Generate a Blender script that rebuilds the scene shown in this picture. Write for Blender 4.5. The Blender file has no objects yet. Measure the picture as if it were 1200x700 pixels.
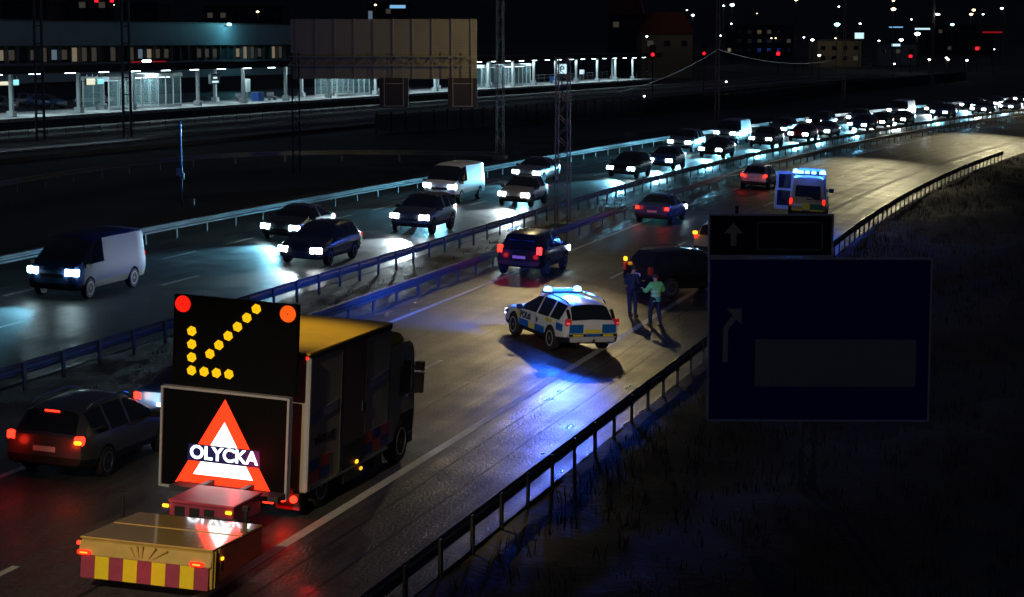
import bpy, bmesh, math, random
from mathutils import Vector, Matrix
random.seed(7)
SC = bpy.context.scene
COL = SC.collection
R_ = math.radians
# ------------------------------------------------------------------ camera, world, exposure
cd = bpy.data.cameras.new('camera'); cam = bpy.data.objects.new('camera', cd); COL.objects.link(cam)
cam.location = (0, 0, 9.4); cam.rotation_euler = (math.pi/2 - R_(7.027), 0, 0)
cd.sensor_width = 36; cd.lens = 73.5; cd.clip_start = .5; cd.clip_end = 6000
SC.camera = cam
W = bpy.data.worlds.new('World'); SC.world = W; W.use_nodes = True
nt = W.node_tree; bg = nt.nodes['Background']
sky = nt.nodes.new('ShaderNodeTexSky'); sky.sky_type = 'NISHITA'; sky.sun_disc = False
sky.sun_elevation = R_(-7); sky.sun_rotation = R_(250); sky.air_density = 1.0; sky.ozone_density = 3.0
glow = nt.nodes.new('ShaderNodeVectorMath'); glow.operation = 'ADD'; glow.inputs[1].default_value = (.19, .24, .44)   # night sky over a city
nt.links.new(sky.outputs[0], glow.inputs[0]); nt.links.new(glow.outputs[0], bg.inputs[0]); bg.inputs[1].default_value = .05
SC.view_settings.view_transform = 'Standard'; SC.view_settings.look = 'None'
SC.view_settings.exposure = 0; SC.view_settings.gamma = 1
SC.cycles.use_denoising = True
SC.cycles.max_bounces = 5; SC.cycles.glossy_bounces = 3; SC.cycles.diffuse_bounces = 2
SC.cycles.sample_clamp_indirect = 4; SC.cycles.sample_clamp_direct = 0
SC.cycles.caustics_reflective = False; SC.cycles.caustics_refractive = False
LAMP_W = 1.0      # overall level of the road lamps and fill spots
BEAM_W = 1.0      # overall level of the headlight beams

def light(name, kind, loc, energy, color, size=.1, rot=None, target=None, parent=None, spot=60, blend=.5):
    l = bpy.data.lights.new(name, kind); l.energy = energy; l.color = color
    if kind in ('POINT', 'SPOT'): l.shadow_soft_size = size
    if kind == 'AREA': l.size = size
    if kind == 'SPOT': l.spot_size = R_(spot); l.spot_blend = blend
    o = bpy.data.objects.new(name, l); COL.objects.link(o); o.location = loc
    if parent: o.parent = parent
    if target is not None:
        dv = Vector(target) - Vector(loc); o.rotation_euler = dv.to_track_quat('-Z', 'Y').to_euler()
    elif rot: o.rotation_euler = rot
    return o

# ------------------------------------------------------------------ road frame: t along the road, s to the left of the right edge line
PSI = R_(15.6166); D = Vector((math.sin(PSI), math.cos(PSI))); N = Vector((-D.y, D.x)); P0 = Vector((1.3289, 58.484))
T0, RAD = 41., 760.
def rd(t, s):
    if t <= T0: q = P0 + D*t + N*s
    else:
        a = (t - T0)/RAD; q = P0 + D*T0 - N*RAD + (RAD + s)*(N*math.cos(a) + D*math.sin(a))
    return q.x, q.y
def head(t): return -PSI - max(0, t - T0)/RAD          # z rotation that turns local +Y along the road
def hs(s):
    if s < -4: return -.2 + .10*max(s + 4, -25)
    return .05*s if s < 24 else 1.2
def rp(t, s, h=0): x, y = rd(t, s); return Vector((x, y, hs(s) + h))
def ts(x, y):
    v = Vector((x, y)) - P0; t = v.dot(D); s = v.dot(N)
    if t > T0:
        r = math.hypot(t - T0, s + RAD); return T0 + RAD*math.atan2(t - T0, s + RAD), r - RAD
    return t, s
def hxy(x, y): return hs(ts(x, y)[1])

# ------------------------------------------------------------------ materials
MATS = {}
def mat(name, base, rough=.5, metal=0, coat=0, emit=None, est=0, vary=.15, scale=8, spec=.5, bump=0, bscale=60, trans=0):
    m = bpy.data.materials.new(name); m.use_nodes = True; t = m.node_tree; b = t.nodes['Principled BSDF']
    b.inputs['Roughness'].default_value = rough; b.inputs['Metallic'].default_value = metal
    b.inputs['Coat Weight'].default_value = coat; b.inputs['Coat Roughness'].default_value = .06
    b.inputs['Specular IOR Level'].default_value = spec
    b.inputs['Base Color'].default_value = (*base, 1)
    if trans: b.inputs['Transmission Weight'].default_value = trans
    if emit: b.inputs['Emission Color'].default_value = (*emit, 1); b.inputs['Emission Strength'].default_value = est
    if vary or bump:
        tc = t.nodes.new('ShaderNodeTexCoord'); nz = t.nodes.new('ShaderNodeTexNoise')
        nz.inputs['Scale'].default_value = scale; nz.inputs['Detail'].default_value = 5
        t.links.new(tc.outputs['Object'], nz.inputs['Vector'])
    if vary:
        mx = t.nodes.new('ShaderNodeMix'); mx.data_type = 'RGBA'
        mx.inputs['A'].default_value = (*[c*(1 - vary) for c in base], 1); mx.inputs['B'].default_value = (*[min(1, c*(1 + vary)) for c in base], 1)
        t.links.new(nz.outputs['Fac'], mx.inputs['Factor']); t.links.new(mx.outputs['Result'], b.inputs['Base Color'])
        mr = t.nodes.new('ShaderNodeMapRange'); mr.inputs['To Min'].default_value = max(.02, rough*(1 - vary)); mr.inputs['To Max'].default_value = min(1, rough*(1 + vary))
        t.links.new(nz.outputs['Fac'], mr.inputs['Value']); t.links.new(mr.outputs['Result'], b.inputs['Roughness'])
    if bump:
        n2 = t.nodes.new('ShaderNodeTexNoise'); n2.inputs['Scale'].default_value = bscale; n2.inputs['Detail'].default_value = 4
        t.links.new(tc.outputs['Object'], n2.inputs['Vector'])
        bp = t.nodes.new('ShaderNodeBump'); bp.inputs['Strength'].default_value = bump; bp.inputs['Distance'].default_value = .03
        t.links.new(n2.outputs['Fac'], bp.inputs['Height']); t.links.new(bp.outputs['Normal'], b.inputs['Normal'])
    MATS[name] = m; return m

def road_mat(name, lo, hi, rlo, rhi, bump):
    """asphalt: UV = (s, t) in metres; worn wheel tracks, wet streaks along the lane, aggregate bump"""
    m = bpy.data.materials.new(name); m.use_nodes = True; t = m.node_tree; b = t.nodes['Principled BSDF']
    uv = t.nodes.new('ShaderNodeUVMap'); mp = t.nodes.new('ShaderNodeMapping'); mp.inputs['Scale'].default_value = (1.5, .035, 1)
    t.links.new(uv.outputs[0], mp.inputs['Vector'])
    st = t.nodes.new('ShaderNodeTexNoise'); st.inputs['Scale'].default_value = 1.6; st.inputs['Detail'].default_value = 6; st.inputs['Roughness'].default_value = .6
    t.links.new(mp.outputs[0], st.inputs['Vector'])
    pt = t.nodes.new('ShaderNodeTexNoise'); pt.inputs['Scale'].default_value = .6; pt.inputs['Detail'].default_value = 7
    t.links.new(uv.outputs[0], pt.inputs['Vector'])
    mp2 = t.nodes.new('ShaderNodeMapping'); mp2.inputs['Scale'].default_value = (1, .3, 1); t.links.new(uv.outputs[0], mp2.inputs['Vector'])
    fi = t.nodes.new('ShaderNodeTexNoise'); fi.inputs['Scale'].default_value = 22; fi.inputs['Detail'].default_value = 4
    t.links.new(mp2.outputs[0], fi.inputs['Vector'])
    ad = t.nodes.new('ShaderNodeMath'); ad.operation = 'ADD'; t.links.new(st.outputs['Fac'], ad.inputs[0]); t.links.new(pt.outputs['Fac'], ad.inputs[1])
    h2 = t.nodes.new('ShaderNodeMapRange'); h2.inputs['From Min'].default_value = .7; h2.inputs['From Max'].default_value = 1.3
    t.links.new(ad.outputs[0], h2.inputs['Value'])
    mx = t.nodes.new('ShaderNodeMix'); mx.data_type = 'RGBA'; mx.inputs['A'].default_value = (*lo, 1); mx.inputs['B'].default_value = (*hi, 1)
    t.links.new(h2.outputs[0], mx.inputs['Factor'])
    m2 = t.nodes.new('ShaderNodeMix'); m2.data_type = 'RGBA'; m2.blend_type = 'MULTIPLY'; m2.inputs['Factor'].default_value = .8
    gr = t.nodes.new('ShaderNodeMapRange'); gr.inputs['From Min'].default_value = .3; gr.inputs['From Max'].default_value = .7; gr.inputs['To Min'].default_value = .35; gr.inputs['To Max'].default_value = 1.6
    t.links.new(fi.outputs['Fac'], gr.inputs['Value']); t.links.new(mx.outputs['Result'], m2.inputs['A']); t.links.new(gr.outputs[0], m2.inputs['B'])
    t.links.new(m2.outputs['Result'], b.inputs['Base Color'])
    rr = t.nodes.new('ShaderNodeMapRange'); rr.inputs['To Min'].default_value = rlo; rr.inputs['To Max'].default_value = rhi
    t.links.new(h2.outputs[0], rr.inputs['Value']); t.links.new(rr.outputs[0], b.inputs['Roughness'])
    bp = t.nodes.new('ShaderNodeBump'); bp.inputs['Strength'].default_value = bump; bp.inputs['Distance'].default_value = .02
    t.links.new(fi.outputs['Fac'], bp.inputs['Height']); t.links.new(bp.outputs['Normal'], b.inputs['Normal'])
    return m

M = {}
def defm(k, *a, **kw): M[k] = mat(k, *a, **kw)
M['asphalt'] = road_mat('asphalt', (.040, .037, .034), (.075, .069, .062), .36, .62, .55)
M['asphalt_far'] = road_mat('asphalt_far', (.036, .036, .037), (.062, .062, .063), .34, .58, .5)
M['shoulder'] = road_mat('shoulder', (.026, .025, .024), (.055, .051, .047), .24, .55, 1.0)
defm('line_paint', (.55, .53, .48), .55, vary=.35, scale=3, bump=.3)
defm('tar', (.014, .014, .014), .5, vary=.5, scale=3)
defm('gravel', (.11, .10, .09), .85, vary=.5, scale=2.5, bump=1, bscale=9)
defm('grass_ground', (.042, .030, .018), .95, vary=.5, scale=.6, bump=1, bscale=4)
defm('grass_blade', (.085, .075, .040), .8, vary=.4, scale=.8)
defm('earth', (.03, .03, .032), .95, vary=.4, scale=.1)
defm('galv', (.42, .43, .45), .42, metal=.85, vary=.3, scale=2.5)
defm('galv_dull', (.30, .30, .31), .6, metal=.5, vary=.3, scale=2.5)
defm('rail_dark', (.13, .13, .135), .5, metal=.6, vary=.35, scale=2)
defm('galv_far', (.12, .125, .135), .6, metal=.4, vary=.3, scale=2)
defm('rust_steel', (.40, .26, .19), .7, metal=.3, vary=.4, scale=4)
defm('dark_steel', (.045, .045, .05), .6, metal=.3, vary=.3)
defm('black_plastic', (.012, .012, .013), .55, vary=.2)
defm('tyre', (.016, .016, .017), .85, vary=.3, scale=20, bump=.3)
defm('alloy', (.55, .56, .58), .3, metal=.9, vary=.1)
defm('rim_silver', (.55, .55, .57), .4, metal=.2, vary=.12)
defm('glass_dark', (.012, .014, .018), .05, spec=.8, vary=0)
defm('chrome', (.7, .7, .72), .15, metal=1, vary=.05)
defm('yellow_paint', (.80, .46, .01), .35, coat=.3, vary=.12, scale=3)
defm('cushion_yellow', (.62, .40, .13), .16, coat=1, vary=.15, scale=4, bump=.02, bscale=2)
defm('housing_redlit', (.55, .07, .12), .42, coat=0, vary=.15)  # red glow from above put into the lid colour
defm('cushion_side', (.50, .33, .07), .4, vary=.25, scale=4)
defm('cushion_red', (.32, .045, .09), .45, vary=.2)
defm('stripe_yellow', (.85, .66, .02), .4, vary=.12)
defm('cream_panel', (.44, .36, .27), .45, vary=.3, scale=1.3)
defm('brown_panel', (.16, .085, .07), .45, vary=.15, scale=2)
defm('panel_red', (.50, .05, .02), .4); defm('panel_blue', (.02, .04, .22), .4)
defm('lilac_stripe', (.25, .22, .36), .4)
defm('white_paint', (.74, .74, .74), .3, coat=.3, vary=.06, scale=3)
defm('silver_paint', (.38, .39, .41), .32, metal=.5, coat=.3, vary=.08)
defm('grey_paint', (.11, .112, .118), .32, metal=.4, coat=.3, vary=.1)
defm('black_paint', (.010, .010, .013), .22, coat=.3, vary=.1)
defm('blue_paint', (.03, .07, .20), .3, coat=.3, vary=.1)
defm('red_paint', (.30, .02, .02), .3, coat=.3, vary=.1)
defm('livery_blue', (.01, .12, .42), .35, coat=.4, vary=.06)
defm('livery_yellow', (.80, .68, .02), .35, coat=.4, vary=.06)
defm('livery_green', (.01, .13, .08), .35, coat=.4, vary=.06)
defm('plate', (.72, .68, .68), .5, vary=.05)
defm('navy_letter', (.01, .025, .10), .5, vary=0)
defm('dark_letter', (.03, .025, .02), .6, vary=0)
defm('sign_blue', (.012, .022, .34), .45, vary=.12, scale=.8)
defm('sign_black', (.006, .010, .026), .45, vary=.12, scale=.8)
defm('sign_white', (.75, .72, .58), .5, vary=.12, scale=2)
defm('sign_frame', (.80, .80, .86), .6, metal=0, vary=.1)
defm('sign_patch', (.48, .47, .42), .55, vary=.08, scale=3)
defm('board_black', (.0022, .0022, .0026), .5, spec=.12, vary=.1)
defm('van_blue_paint', (.035, .07, .17), .55, spec=.12, vary=.15)
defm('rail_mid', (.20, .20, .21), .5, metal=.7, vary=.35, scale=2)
defm('frame_alu', (.60, .60, .64), .4, metal=.4, vary=.08)
defm('concrete', (.34, .34, .34), .8, vary=.2, scale=1, bump=.2, bscale=8)
defm('platform_top', (.40, .41, .42), .55, vary=.25, scale=.6)
defm('platform_edge', (.6, .6, .6), .6, vary=.2, scale=1)
defm('canopy_roof', (.10, .10, .105), .6, vary=.3, scale=.5)
defm('canopy_under', (.35, .36, .37), .6, vary=.1)
defm('column_paint', (.50, .54, .56), .45, vary=.12, scale=2)
defm('facade_panel', (.30, .34, .40), .6, vary=.2, scale=.3)
defm('facade_dark', (.05, .055, .065), .7, vary=.3, scale=.3)
defm('house_wall', (.42, .34, .22), .7, vary=.2, scale=.5)
defm('house_roof', (.22, .06, .04), .75, vary=.3, scale=1)
defm('ballast', (.06, .055, .055), .9, vary=.5, scale=3, bump=1, bscale=6)
defm('rail_steel', (.45, .46, .48), .35, metal=.9, vary=.2)
defm('barrier_panel', (.03, .035, .05), .7, vary=.3, scale=.5)
defm('gantry_back', (.34, .27, .15), .5, metal=.2, vary=.2, scale=.8)
defm('gantry_rib', (.40, .33, .20), .5, metal=.3, vary=.2)
defm('sign_back_dark', (.05, .03, .015), .6, vary=.3)
defm('bin_blue', (.02, .08, .34), .4, vary=.1)
defm('skin', (.48, .29, .21), .5, vary=.05)
defm('hair', (.03, .02, .015), .7)
defm('navy_cloth', (.012, .02, .055), .85, vary=.3, scale=20)
defm('hivis', (.20, .70, .20), .7, vary=.25, scale=10)
defm('hivis_blue', (.10, .40, .30), .75, vary=.2, scale=10)
defm('boot', (.012, .012, .012), .5)
defm('reflex', (.6, .62, .62), .35, vary=.1)
def em(k, c, s, base=(.02, .02, .02)): M[k] = mat(k, base, .4, emit=c, est=s, vary=0)
em('head_cool', (.62, .92, 1.0), 26); em('head_white', (.9, .97, 1.0), 26); em('head_warm', (1, .93, .78), 24)
em('tail_red', (1, .015, .006), 2.4); em('tail_low', (1, .02, .03), .10, (.30, .01, .02)); em('tail_mid', (1, .10, .12), .8); em('tail_dim', (1, .03, .02), .9); em('brake_red', (1, .02, .008), 5)
em('amber', (1, .36, .01), 3.5); em('amber_dim', (1, .42, .03), 1.5)
em('beacon_blue', (.02, .13, 1), 4.5); em('beacon_core', (.16, .50, 1), 6)
em('led_yellow', (1, .52, .002), 1.15); em('led_orange', (1, .10, .004), 1.1); em('led_red', (1, .012, .004), 1.1)
em('scr_red', (1, .026, .004), 2.4); em('scr_white', (.86, .84, .80), 3.2); em('scr_letter', (.80, .93, 1), 3.2); em('scr_blue', (.003, .008, .20), .3)
em('tube', (.72, .96, 1), 14); em('tube_soft', (.6, .9, 1), 1.1); em('win_warm', (1, .8, .55), .17); em('win_cool', (.55, .75, 1), .16); em('win_dim', (.7, .6, .5), .05)
em('teal_sign', (.3, .95, .95), .9); em('cream_sign', (1, .95, .7), .8); em('red_sign', (1, .02, .03), .25); em('screen_blue', (.25, .6, 1), .8)
em('lamp_cool', (.70, .93, 1), 14); em('lamp_warm', (1, .72, .32), 9); em('lamp_white', (1, .96, .86), 9); em('lamp_cyan', (.3, .85, 1), 10); em('signal_red', (1, .01, .02), 2.5)
em('panel_glow', (.85, .95, 1), 4)

# ------------------------------------------------------------------ mesh builder
class MB:
    def __init__(s): s.v = []; s.f = []; s.m = []; s.mi = 0; s.mats = []
    def use(s, k):
        mm = M[k] if isinstance(k, str) else k
        if mm not in s.mats: s.mats.append(mm)
        s.mi = s.mats.index(mm); return s
    def add(s, vs, fs):
        o = len(s.v); s.v += [tuple(v) for v in vs]; s.f += [tuple(i + o for i in f) for f in fs]; s.m += [s.mi]*len(fs)
    def box(s, c, d, rz=0, ry=0, rx=0):
        x, y, z = d[0]/2, d[1]/2, d[2]/2
        vs = [Vector((a, b, e)) for a in (-x, x) for b in (-y, y) for e in (-z, z)]
        if rz or ry or rx:
            mt = Matrix.Rotation(rz, 3, 'Z') @ Matrix.Rotation(ry, 3, 'Y') @ Matrix.Rotation(rx, 3, 'X'); vs = [mt @ v for v in vs]
        s.add([v + Vector(c) for v in vs], [(0, 1, 3, 2), (4, 6, 7, 5), (0, 4, 5, 1), (2, 3, 7, 6), (0, 2, 6, 4), (1, 5, 7, 3)]); return s
    def tube(s, a, b, r, r2=None, n=10, cap=True):
        a, b = Vector(a), Vector(b); r2 = r if r2 is None else r2; ax = (b - a).normalized()
        u = ax.orthogonal().normalized(); w = ax.cross(u); vs = []
        for p, q in ((a, r), (b, r2)):
            for i in range(n):
                t = 2*math.pi*i/n; vs.append(p + (u*math.cos(t) + w*math.sin(t))*q)
        fs = [(i, (i + 1) % n, n + (i + 1) % n, n + i) for i in range(n)]
        if cap: fs += [tuple(range(n - 1, -1, -1)), tuple(range(n, 2*n))]
        s.add(vs, fs); return s
    def path(s, pts, r, n=6):
        for a, b in zip(pts, pts[1:]): s.tube(a, b, r, n=n)
        return s
    def lathe(s, c, ax, prof, n=20):
        """prof: (distance along axis, radius)"""
        ax = Vector(ax).normalized(); u = ax.orthogonal().normalized(); w = ax.cross(u); c = Vector(c); vs = []; k = len(prof)
        for h, r in prof:
            for i in range(n):
                t = 2*math.pi*i/n; vs.append(c + ax*h + (u*math.cos(t) + w*math.sin(t))*r)
        fs = [(j*n + i, j*n + (i + 1) % n, (j + 1)*n + (i + 1) % n, (j + 1)*n + i) for j in range(k - 1) for i in range(n)]
        fs += [tuple(range(n - 1, -1, -1)), tuple(range((k - 1)*n, k*n))]
        s.add(vs, fs); return s
    def quad(s, *p): s.add(p, [tuple(range(len(p)))]); return s
    def prism(s, poly, axis_pts, depth):
        """poly: 2D points in the plane (o, ex, ey); extruded along depth vector"""
        o, ex, ey = [Vector(q) for q in axis_pts]; dv = Vector(depth); n = len(poly)
        a = [o + ex*p[0] + ey*p[1] for p in poly]; b = [q + dv for q in a]
        s.add(a + b, [tuple(range(n)), tuple(range(2*n - 1, n - 1, -1))] + [(i, n + i, n + (i + 1) % n, (i + 1) % n) for i in range(n)]); return s
    def mesh(s, name):
        me = bpy.data.meshes.new(name); me.from_pydata(s.v, [], s.f)
        for q in s.mats: me.materials.append(q)
        me.polygons.foreach_set('material_index', s.m); me.update()
        bm = bmesh.new(); bm.from_mesh(me); bmesh.ops.recalc_face_normals(bm, faces=bm.faces); bm.to_mesh(me); bm.free()
        return me
    def build(s, name, parent=None, loc=None, rot=None, smooth=None, bevel=0):
        me = s.mesh(name)
        if bevel:
            bm = bmesh.new(); bm.from_mesh(me)
            bmesh.ops.bevel(bm, geom=[e for e in bm.edges if e.calc_face_angle(0) > .6], offset=bevel, segments=2, affect='EDGES', clamp_overlap=True)
            bm.to_mesh(me); bm.free()
        if smooth is not None:
            me.polygons.foreach_set('use_smooth', [True]*len(me.polygons)); me.set_sharp_from_angle(angle=R_(smooth))
        o = bpy.data.objects.new(name, me); COL.objects.link(o)
        if parent: o.parent = parent
        if loc is not None: o.location = loc
        if rot is not None: o.rotation_euler = rot
        return o

def tag(o, label=None, cat=None, group=None, kind=None):
    if label: o['label'] = label
    if cat: o['category'] = cat
    if group: o['group'] = group
    if kind: o['kind'] = kind
    return o
def empty(name, loc, rz=0, label=None, cat=None, group=None):
    o = bpy.data.objects.new(name, None); COL.objects.link(o); o.location = loc; o.rotation_euler = (0, 0, rz); o.empty_display_size = .2
    return tag(o, label, cat, group)
def text(name, body, m, size, parent=None, loc=(0, 0, 0), rot=(0, 0, 0), ext=.003, align='CENTER', sx=1, bold=0):
    cu = bpy.data.curves.new(name, 'FONT'); cu.body = body; cu.size = size; cu.extrude = ext; cu.align_x = align; cu.align_y = 'CENTER'; cu.offset = bold
    o = bpy.data.objects.new(name, cu); COL.objects.link(o); dg = bpy.context.evaluated_depsgraph_get()
    me = bpy.data.meshes.new_from_object(o.evaluated_get(dg)); bpy.data.objects.remove(o); bpy.data.curves.remove(cu)
    me.materials.clear(); me.materials.append(M[m]); o = bpy.data.objects.new(name, me); COL.objects.link(o)
    o.location = loc; o.rotation_euler = rot; o.scale = (sx, 1, 1)
    if parent: o.parent = parent
    return o
def kids(o): return [c for c in bpy.data.objects if c.parent == o]
def copy_tree(o, parent=None, skip=()):
    c = o.copy(); COL.objects.link(c)
    if parent: c.parent = parent
    for ch in kids(o):
        if ch.type != 'LIGHT': copy_tree(ch, c)
    return c

# ------------------------------------------------------------------ ground, roads, lines
def frange(a, b, st):
    n = max(1, round((b - a)/st)); return [a + (b - a)*i/n for i in range(n + 1)]
def strip(name, s_list, t_list, dz, mname, kind='structure', bumpf=None):
    vs, fs, uvs = [], [], []
    for t in t_list:
        for s in s_list:
            p = rp(t, s, dz)
            if bumpf: p.z += bumpf(t, s)
            vs.append(p); uvs.append((s, t))
    n = len(s_list)
    for i in range(len(t_list) - 1):
        for j in range(n - 1): fs.append((i*n + j, i*n + j + 1, (i + 1)*n + j + 1, (i + 1)*n + j))
    me = bpy.data.meshes.new(name); me.from_pydata(vs, [], fs); me.materials.append(M[mname])
    ul = me.uv_layers.new(name='UVMap')
    for l in me.loops: ul.data[l.index].uv = uvs[l.vertex_index]
    me.update(); bm = bmesh.new(); bm.from_mesh(me)
    for f in bm.faces:
        if f.normal.z < 0: f.normal_flip()
    bm.to_mesh(me); bm.free()
    me.polygons.foreach_set('use_smooth', [True]*len(me.polygons))
    o = bpy.data.objects.new(name, me); COL.objects.link(o)
    return tag(o, kind=kind)
TL = frange(-62, 330, 3.5)
# base sheet to the horizon
xs = sorted(set([-3000, -1500, -800, -400, -250] + list(range(-160, 241, 10)) + [320, 450, 800, 1500, 3000]))
ys = sorted(set([-200, -60] + list(range(-20, 421, 10)) + [500, 600, 700, 800, 1000, 1400, 2000, 3500]))
def base_h(x, y):
    t, s = ts(x, y)
    if y > 480: z = 1.2
    else: z = hs(s)
    if -6 < s < 26 and y <= 480: z -= .45
    if y >= 600: z += (y - 600)*.022
    return z - .06
vs = [(x, y, base_h(x, y)) for y in ys for x in xs]; nx = len(xs)
me = bpy.data.meshes.new('ground'); me.from_pydata(vs, [], [(j*nx + i, j*nx + i + 1, (j + 1)*nx + i + 1, (j + 1)*nx + i) for j in range(len(ys) - 1) for i in range(nx - 1)])
me.materials.append(M['earth']); g = bpy.data.objects.new('ground', me); COL.objects.link(g); tag(g, kind='structure')
strip('road', [-3.1, -1.5, 0, 1.8, 3.7, 5.5, 7.4, 8.2], TL, 0, 'asphalt')
strip('road_shoulder', [-3.3, -2.2, -.35], TL, .006, 'shoulder')
strip('oncoming_road', [12.2, 13.5, 15, 17, 18.5, 20.3, 21.4], TL, 0, 'asphalt_far')
rnd = random.Random(3)
def med_b(t, s): return .05*math.sin(t*1.7 + s*3) + .04*math.sin(t*.6 - s*5) + rnd.uniform(-.03, .03)
strip('median', frange(8.2, 12.2, .4), frange(-62, 330, 1.2), .01, 'gravel', bumpf=lambda t, s: med_b(t, s) if 8.3 < s < 12.1 else -.03)
strip('road_verge', frange(21.4, 26.2, .8), frange(-62, 330, 3), .0, 'grass_ground', bumpf=lambda t, s: rnd.uniform(-.04, .06) if s > 21.5 else -.03)
def emb(t, s): return 0 if s > -3.4 else rnd.uniform(-.10, .12) + .12*math.sin(s*.9 + t*.23) - (.0 if s > -4 else .0)
strip('embankment', frange(-45, -3.1, .9), frange(-62, 150, 1.5), -.02, 'grass_ground', bumpf=emb)
strip('embankment', frange(-45, -3.1, 3), frange(150, 330, 6), -.02, 'grass_ground')
# painted lines (worn edges come from the paint's noise)
lw = .07
def line(name, s, runs, hw=lw):
    mb = MB().use('line_paint')
    for a, b in runs:
        tl = frange(a, b, 3)
        vs = []; 
        for t in tl: vs += [rp(t, s - hw, .007), rp(t, s + hw, .007)]
        mb.add(vs, [(2*i, 2*i + 1, 2*i + 3, 2*i + 2) for i in range(len(tl) - 1)])
    return tag(mb.build(name), kind='structure')
line('lane_marking', 3.68, [(a, a + 3) for a in [-2.4 + 12.45*k for k in range(-5, 26)]], .075)
line('edge_line', 0, [(-62, 330)], .11)
line('edge_line', 7.35, [(-62, 330)], .09)
line('edge_line', 13.3, [(-62, 330)], .09)
line('lane_marking', 17.1, [(a, a + 3.2) for a in [-2 + 12.4*k for k in range(-5, 26)]])
line('edge_line', 20.25, [(a, a + 3.2) for a in [-7.2 + 6.1*k for k in range(-8, 54)]])

# tar seams and repaired joints in the asphalt
rnd = random.Random(21)
sm = MB().use('tar')
for s0, t0, t1 in ((1.85, -40, 6), (-.75, -35, 30), (-1.6, -28, 20), (-.9, 30, 90), (2.2, 40, 120)):
    tl = frange(t0, t1, .8); vs = []; wob = 0
    for t in tl:
        wob = wob*.97 + rnd.uniform(-.012, .012); w = .032; vs += [rp(t, s0 + wob - w, .009), rp(t, s0 + wob + w, .009)]
    sm.add(vs, [(2*i, 2*i + 1, 2*i + 3, 2*i + 2) for i in range(len(tl) - 1)])
tag(sm.build('road_seams'), kind='structure')
# grass on the embankment: tufts of bent blades
def grass(name, n, t0, t1, s0, s1, hmax):
    mb = MB().use('grass_blade'); r = random.Random(11)
    for _ in range(n):
        t = r.uniform(t0, t1); s = s0 + (s1 - s0)*r.random()**1.3; p = rp(t, s, -.03)
        for _ in range(5):
            a = r.uniform(0, 6.28); q = p + Vector((r.uniform(-.2, .2), r.uniform(-.2, .2), 0)); h = r.uniform(.1, hmax); w = .012
            dx, dy = math.cos(a), math.sin(a); l = Vector((dy*w, -dx*w, 0)); tip = q + Vector((dx*h*.6, dy*h*.6, h)); mid = q + Vector((dx*h*.2, dy*h*.2, h*.65))
            mb.add([q - l, q + l, mid + l*.7, mid - l*.7, tip], [(0, 1, 2, 3), (3, 2, 4)])
    return tag(mb.build(name), kind='stuff')
tag(grass('grass', 5200, -32, 120, -3.9, -24, .45), 'dry dark grass covering the embankment beside the road')
tag(grass('median_grass', 260, -20, 120, 9.8, 11.2, .16), 'thin dry weeds in the gravel strip between the roads')

# ------------------------------------------------------------------ guard rails
def guardrail(name, label, pts, mk, beam=True, hh=.70, face=1, post_step=2.0, r=None):
    """pts: list of (x, y, ground z) along the rail"""
    root = empty(name, pts[0], 0, label, 'guardrail')
    L = [0]
    for a, b in zip(pts, pts[1:]): L.append(L[-1] + (Vector(b) - Vector(a)).length)
    prof = [(0, .16), (.035, .13), (.035, .07), (-.02, .03), (-.02, -.03), (.035, -.07), (.035, -.13), (0, -.16), (-.012, -.15), (.02, -.12), (.02, -.08), (-.035, -.04), (-.035, .04), (.02, .08), (.02, .12), (-.012, .15)]
    mb = MB().use(mk); n = len(prof); rings = []
    o0 = Vector(pts[0])
    for i, p in enumerate(pts):
        a = Vector(pts[max(0, i - 1)]); b = Vector(pts[min(len(pts) - 1, i + 1)]); dv = (b - a); dv.z = 0; dv.normalize(); nr = Vector((-dv.y, dv.x, 0))*face
        for u, z in prof: rings.append(Vector(p) - o0 + nr*(u + .07) + Vector((0, 0, hh - .16 + z)))
    fs = [(i*n + j, i*n + (j + 1) % n, (i + 1)*n + (j + 1) % n, (i + 1)*n + j) for i in range(len(pts) - 1) for j in range(n)]
    fs += [tuple(range(n)), tuple(range((len(pts) - 1)*n, len(pts)*n))]
    mb.add(rings, fs); mb.build('rail', root, smooth=40)
    # posts
    def along(d):
        for i in range(len(L) - 1):
            if L[i + 1] >= d:
                q = (d - L[i])/(L[i + 1] - L[i]); a, b = Vector(pts[i]), Vector(pts[i + 1]); return a.lerp(b, q), (b - a).normalized()
        return Vector(pts[-1]), Vector((0, 1, 0))
    pm = MB().use(mk); pm.box((0, 0, hh/2 - .1), (.05, .10, hh + .2)).box((.028, 0, hh/2 - .1), (.006, .13, hh + .19)); pmesh = pm.mesh('post')
    rest = MB().use(mk); d = .3; k = 0
    while d < L[-1]:
        p, dv = along(d); q = p - o0; rz = math.atan2(-dv.x, dv.y)
        if k < 99:
            c = bpy.data.objects.new('post', pmesh); COL.objects.link(c); c.parent = root; c.location = q; c.rotation_euler = (0, 0, rz)
        else: rest.box(q + Vector((0, 0, hh/2 - .1)), (.05, .12, hh + .2), rz)
        d += post_step; k += 1
    if rest.v: tag(rest.build('posts', root), kind='stuff')
    return root
def railpts(s, t0, t1, st=3, sf=None): return [tuple(rp(t, s if sf is None else sf(t))) for t in frange(t0, t1, st)]
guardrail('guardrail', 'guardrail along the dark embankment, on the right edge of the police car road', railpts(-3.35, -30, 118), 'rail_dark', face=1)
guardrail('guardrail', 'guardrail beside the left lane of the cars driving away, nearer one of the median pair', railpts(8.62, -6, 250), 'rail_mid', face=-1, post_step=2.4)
guardrail('guardrail', 'guardrail along the near edge of the oncoming traffic, its gaps lit by headlights', railpts(11.65, -16, 250), 'rail_mid', face=1, post_step=2.1)
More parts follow.
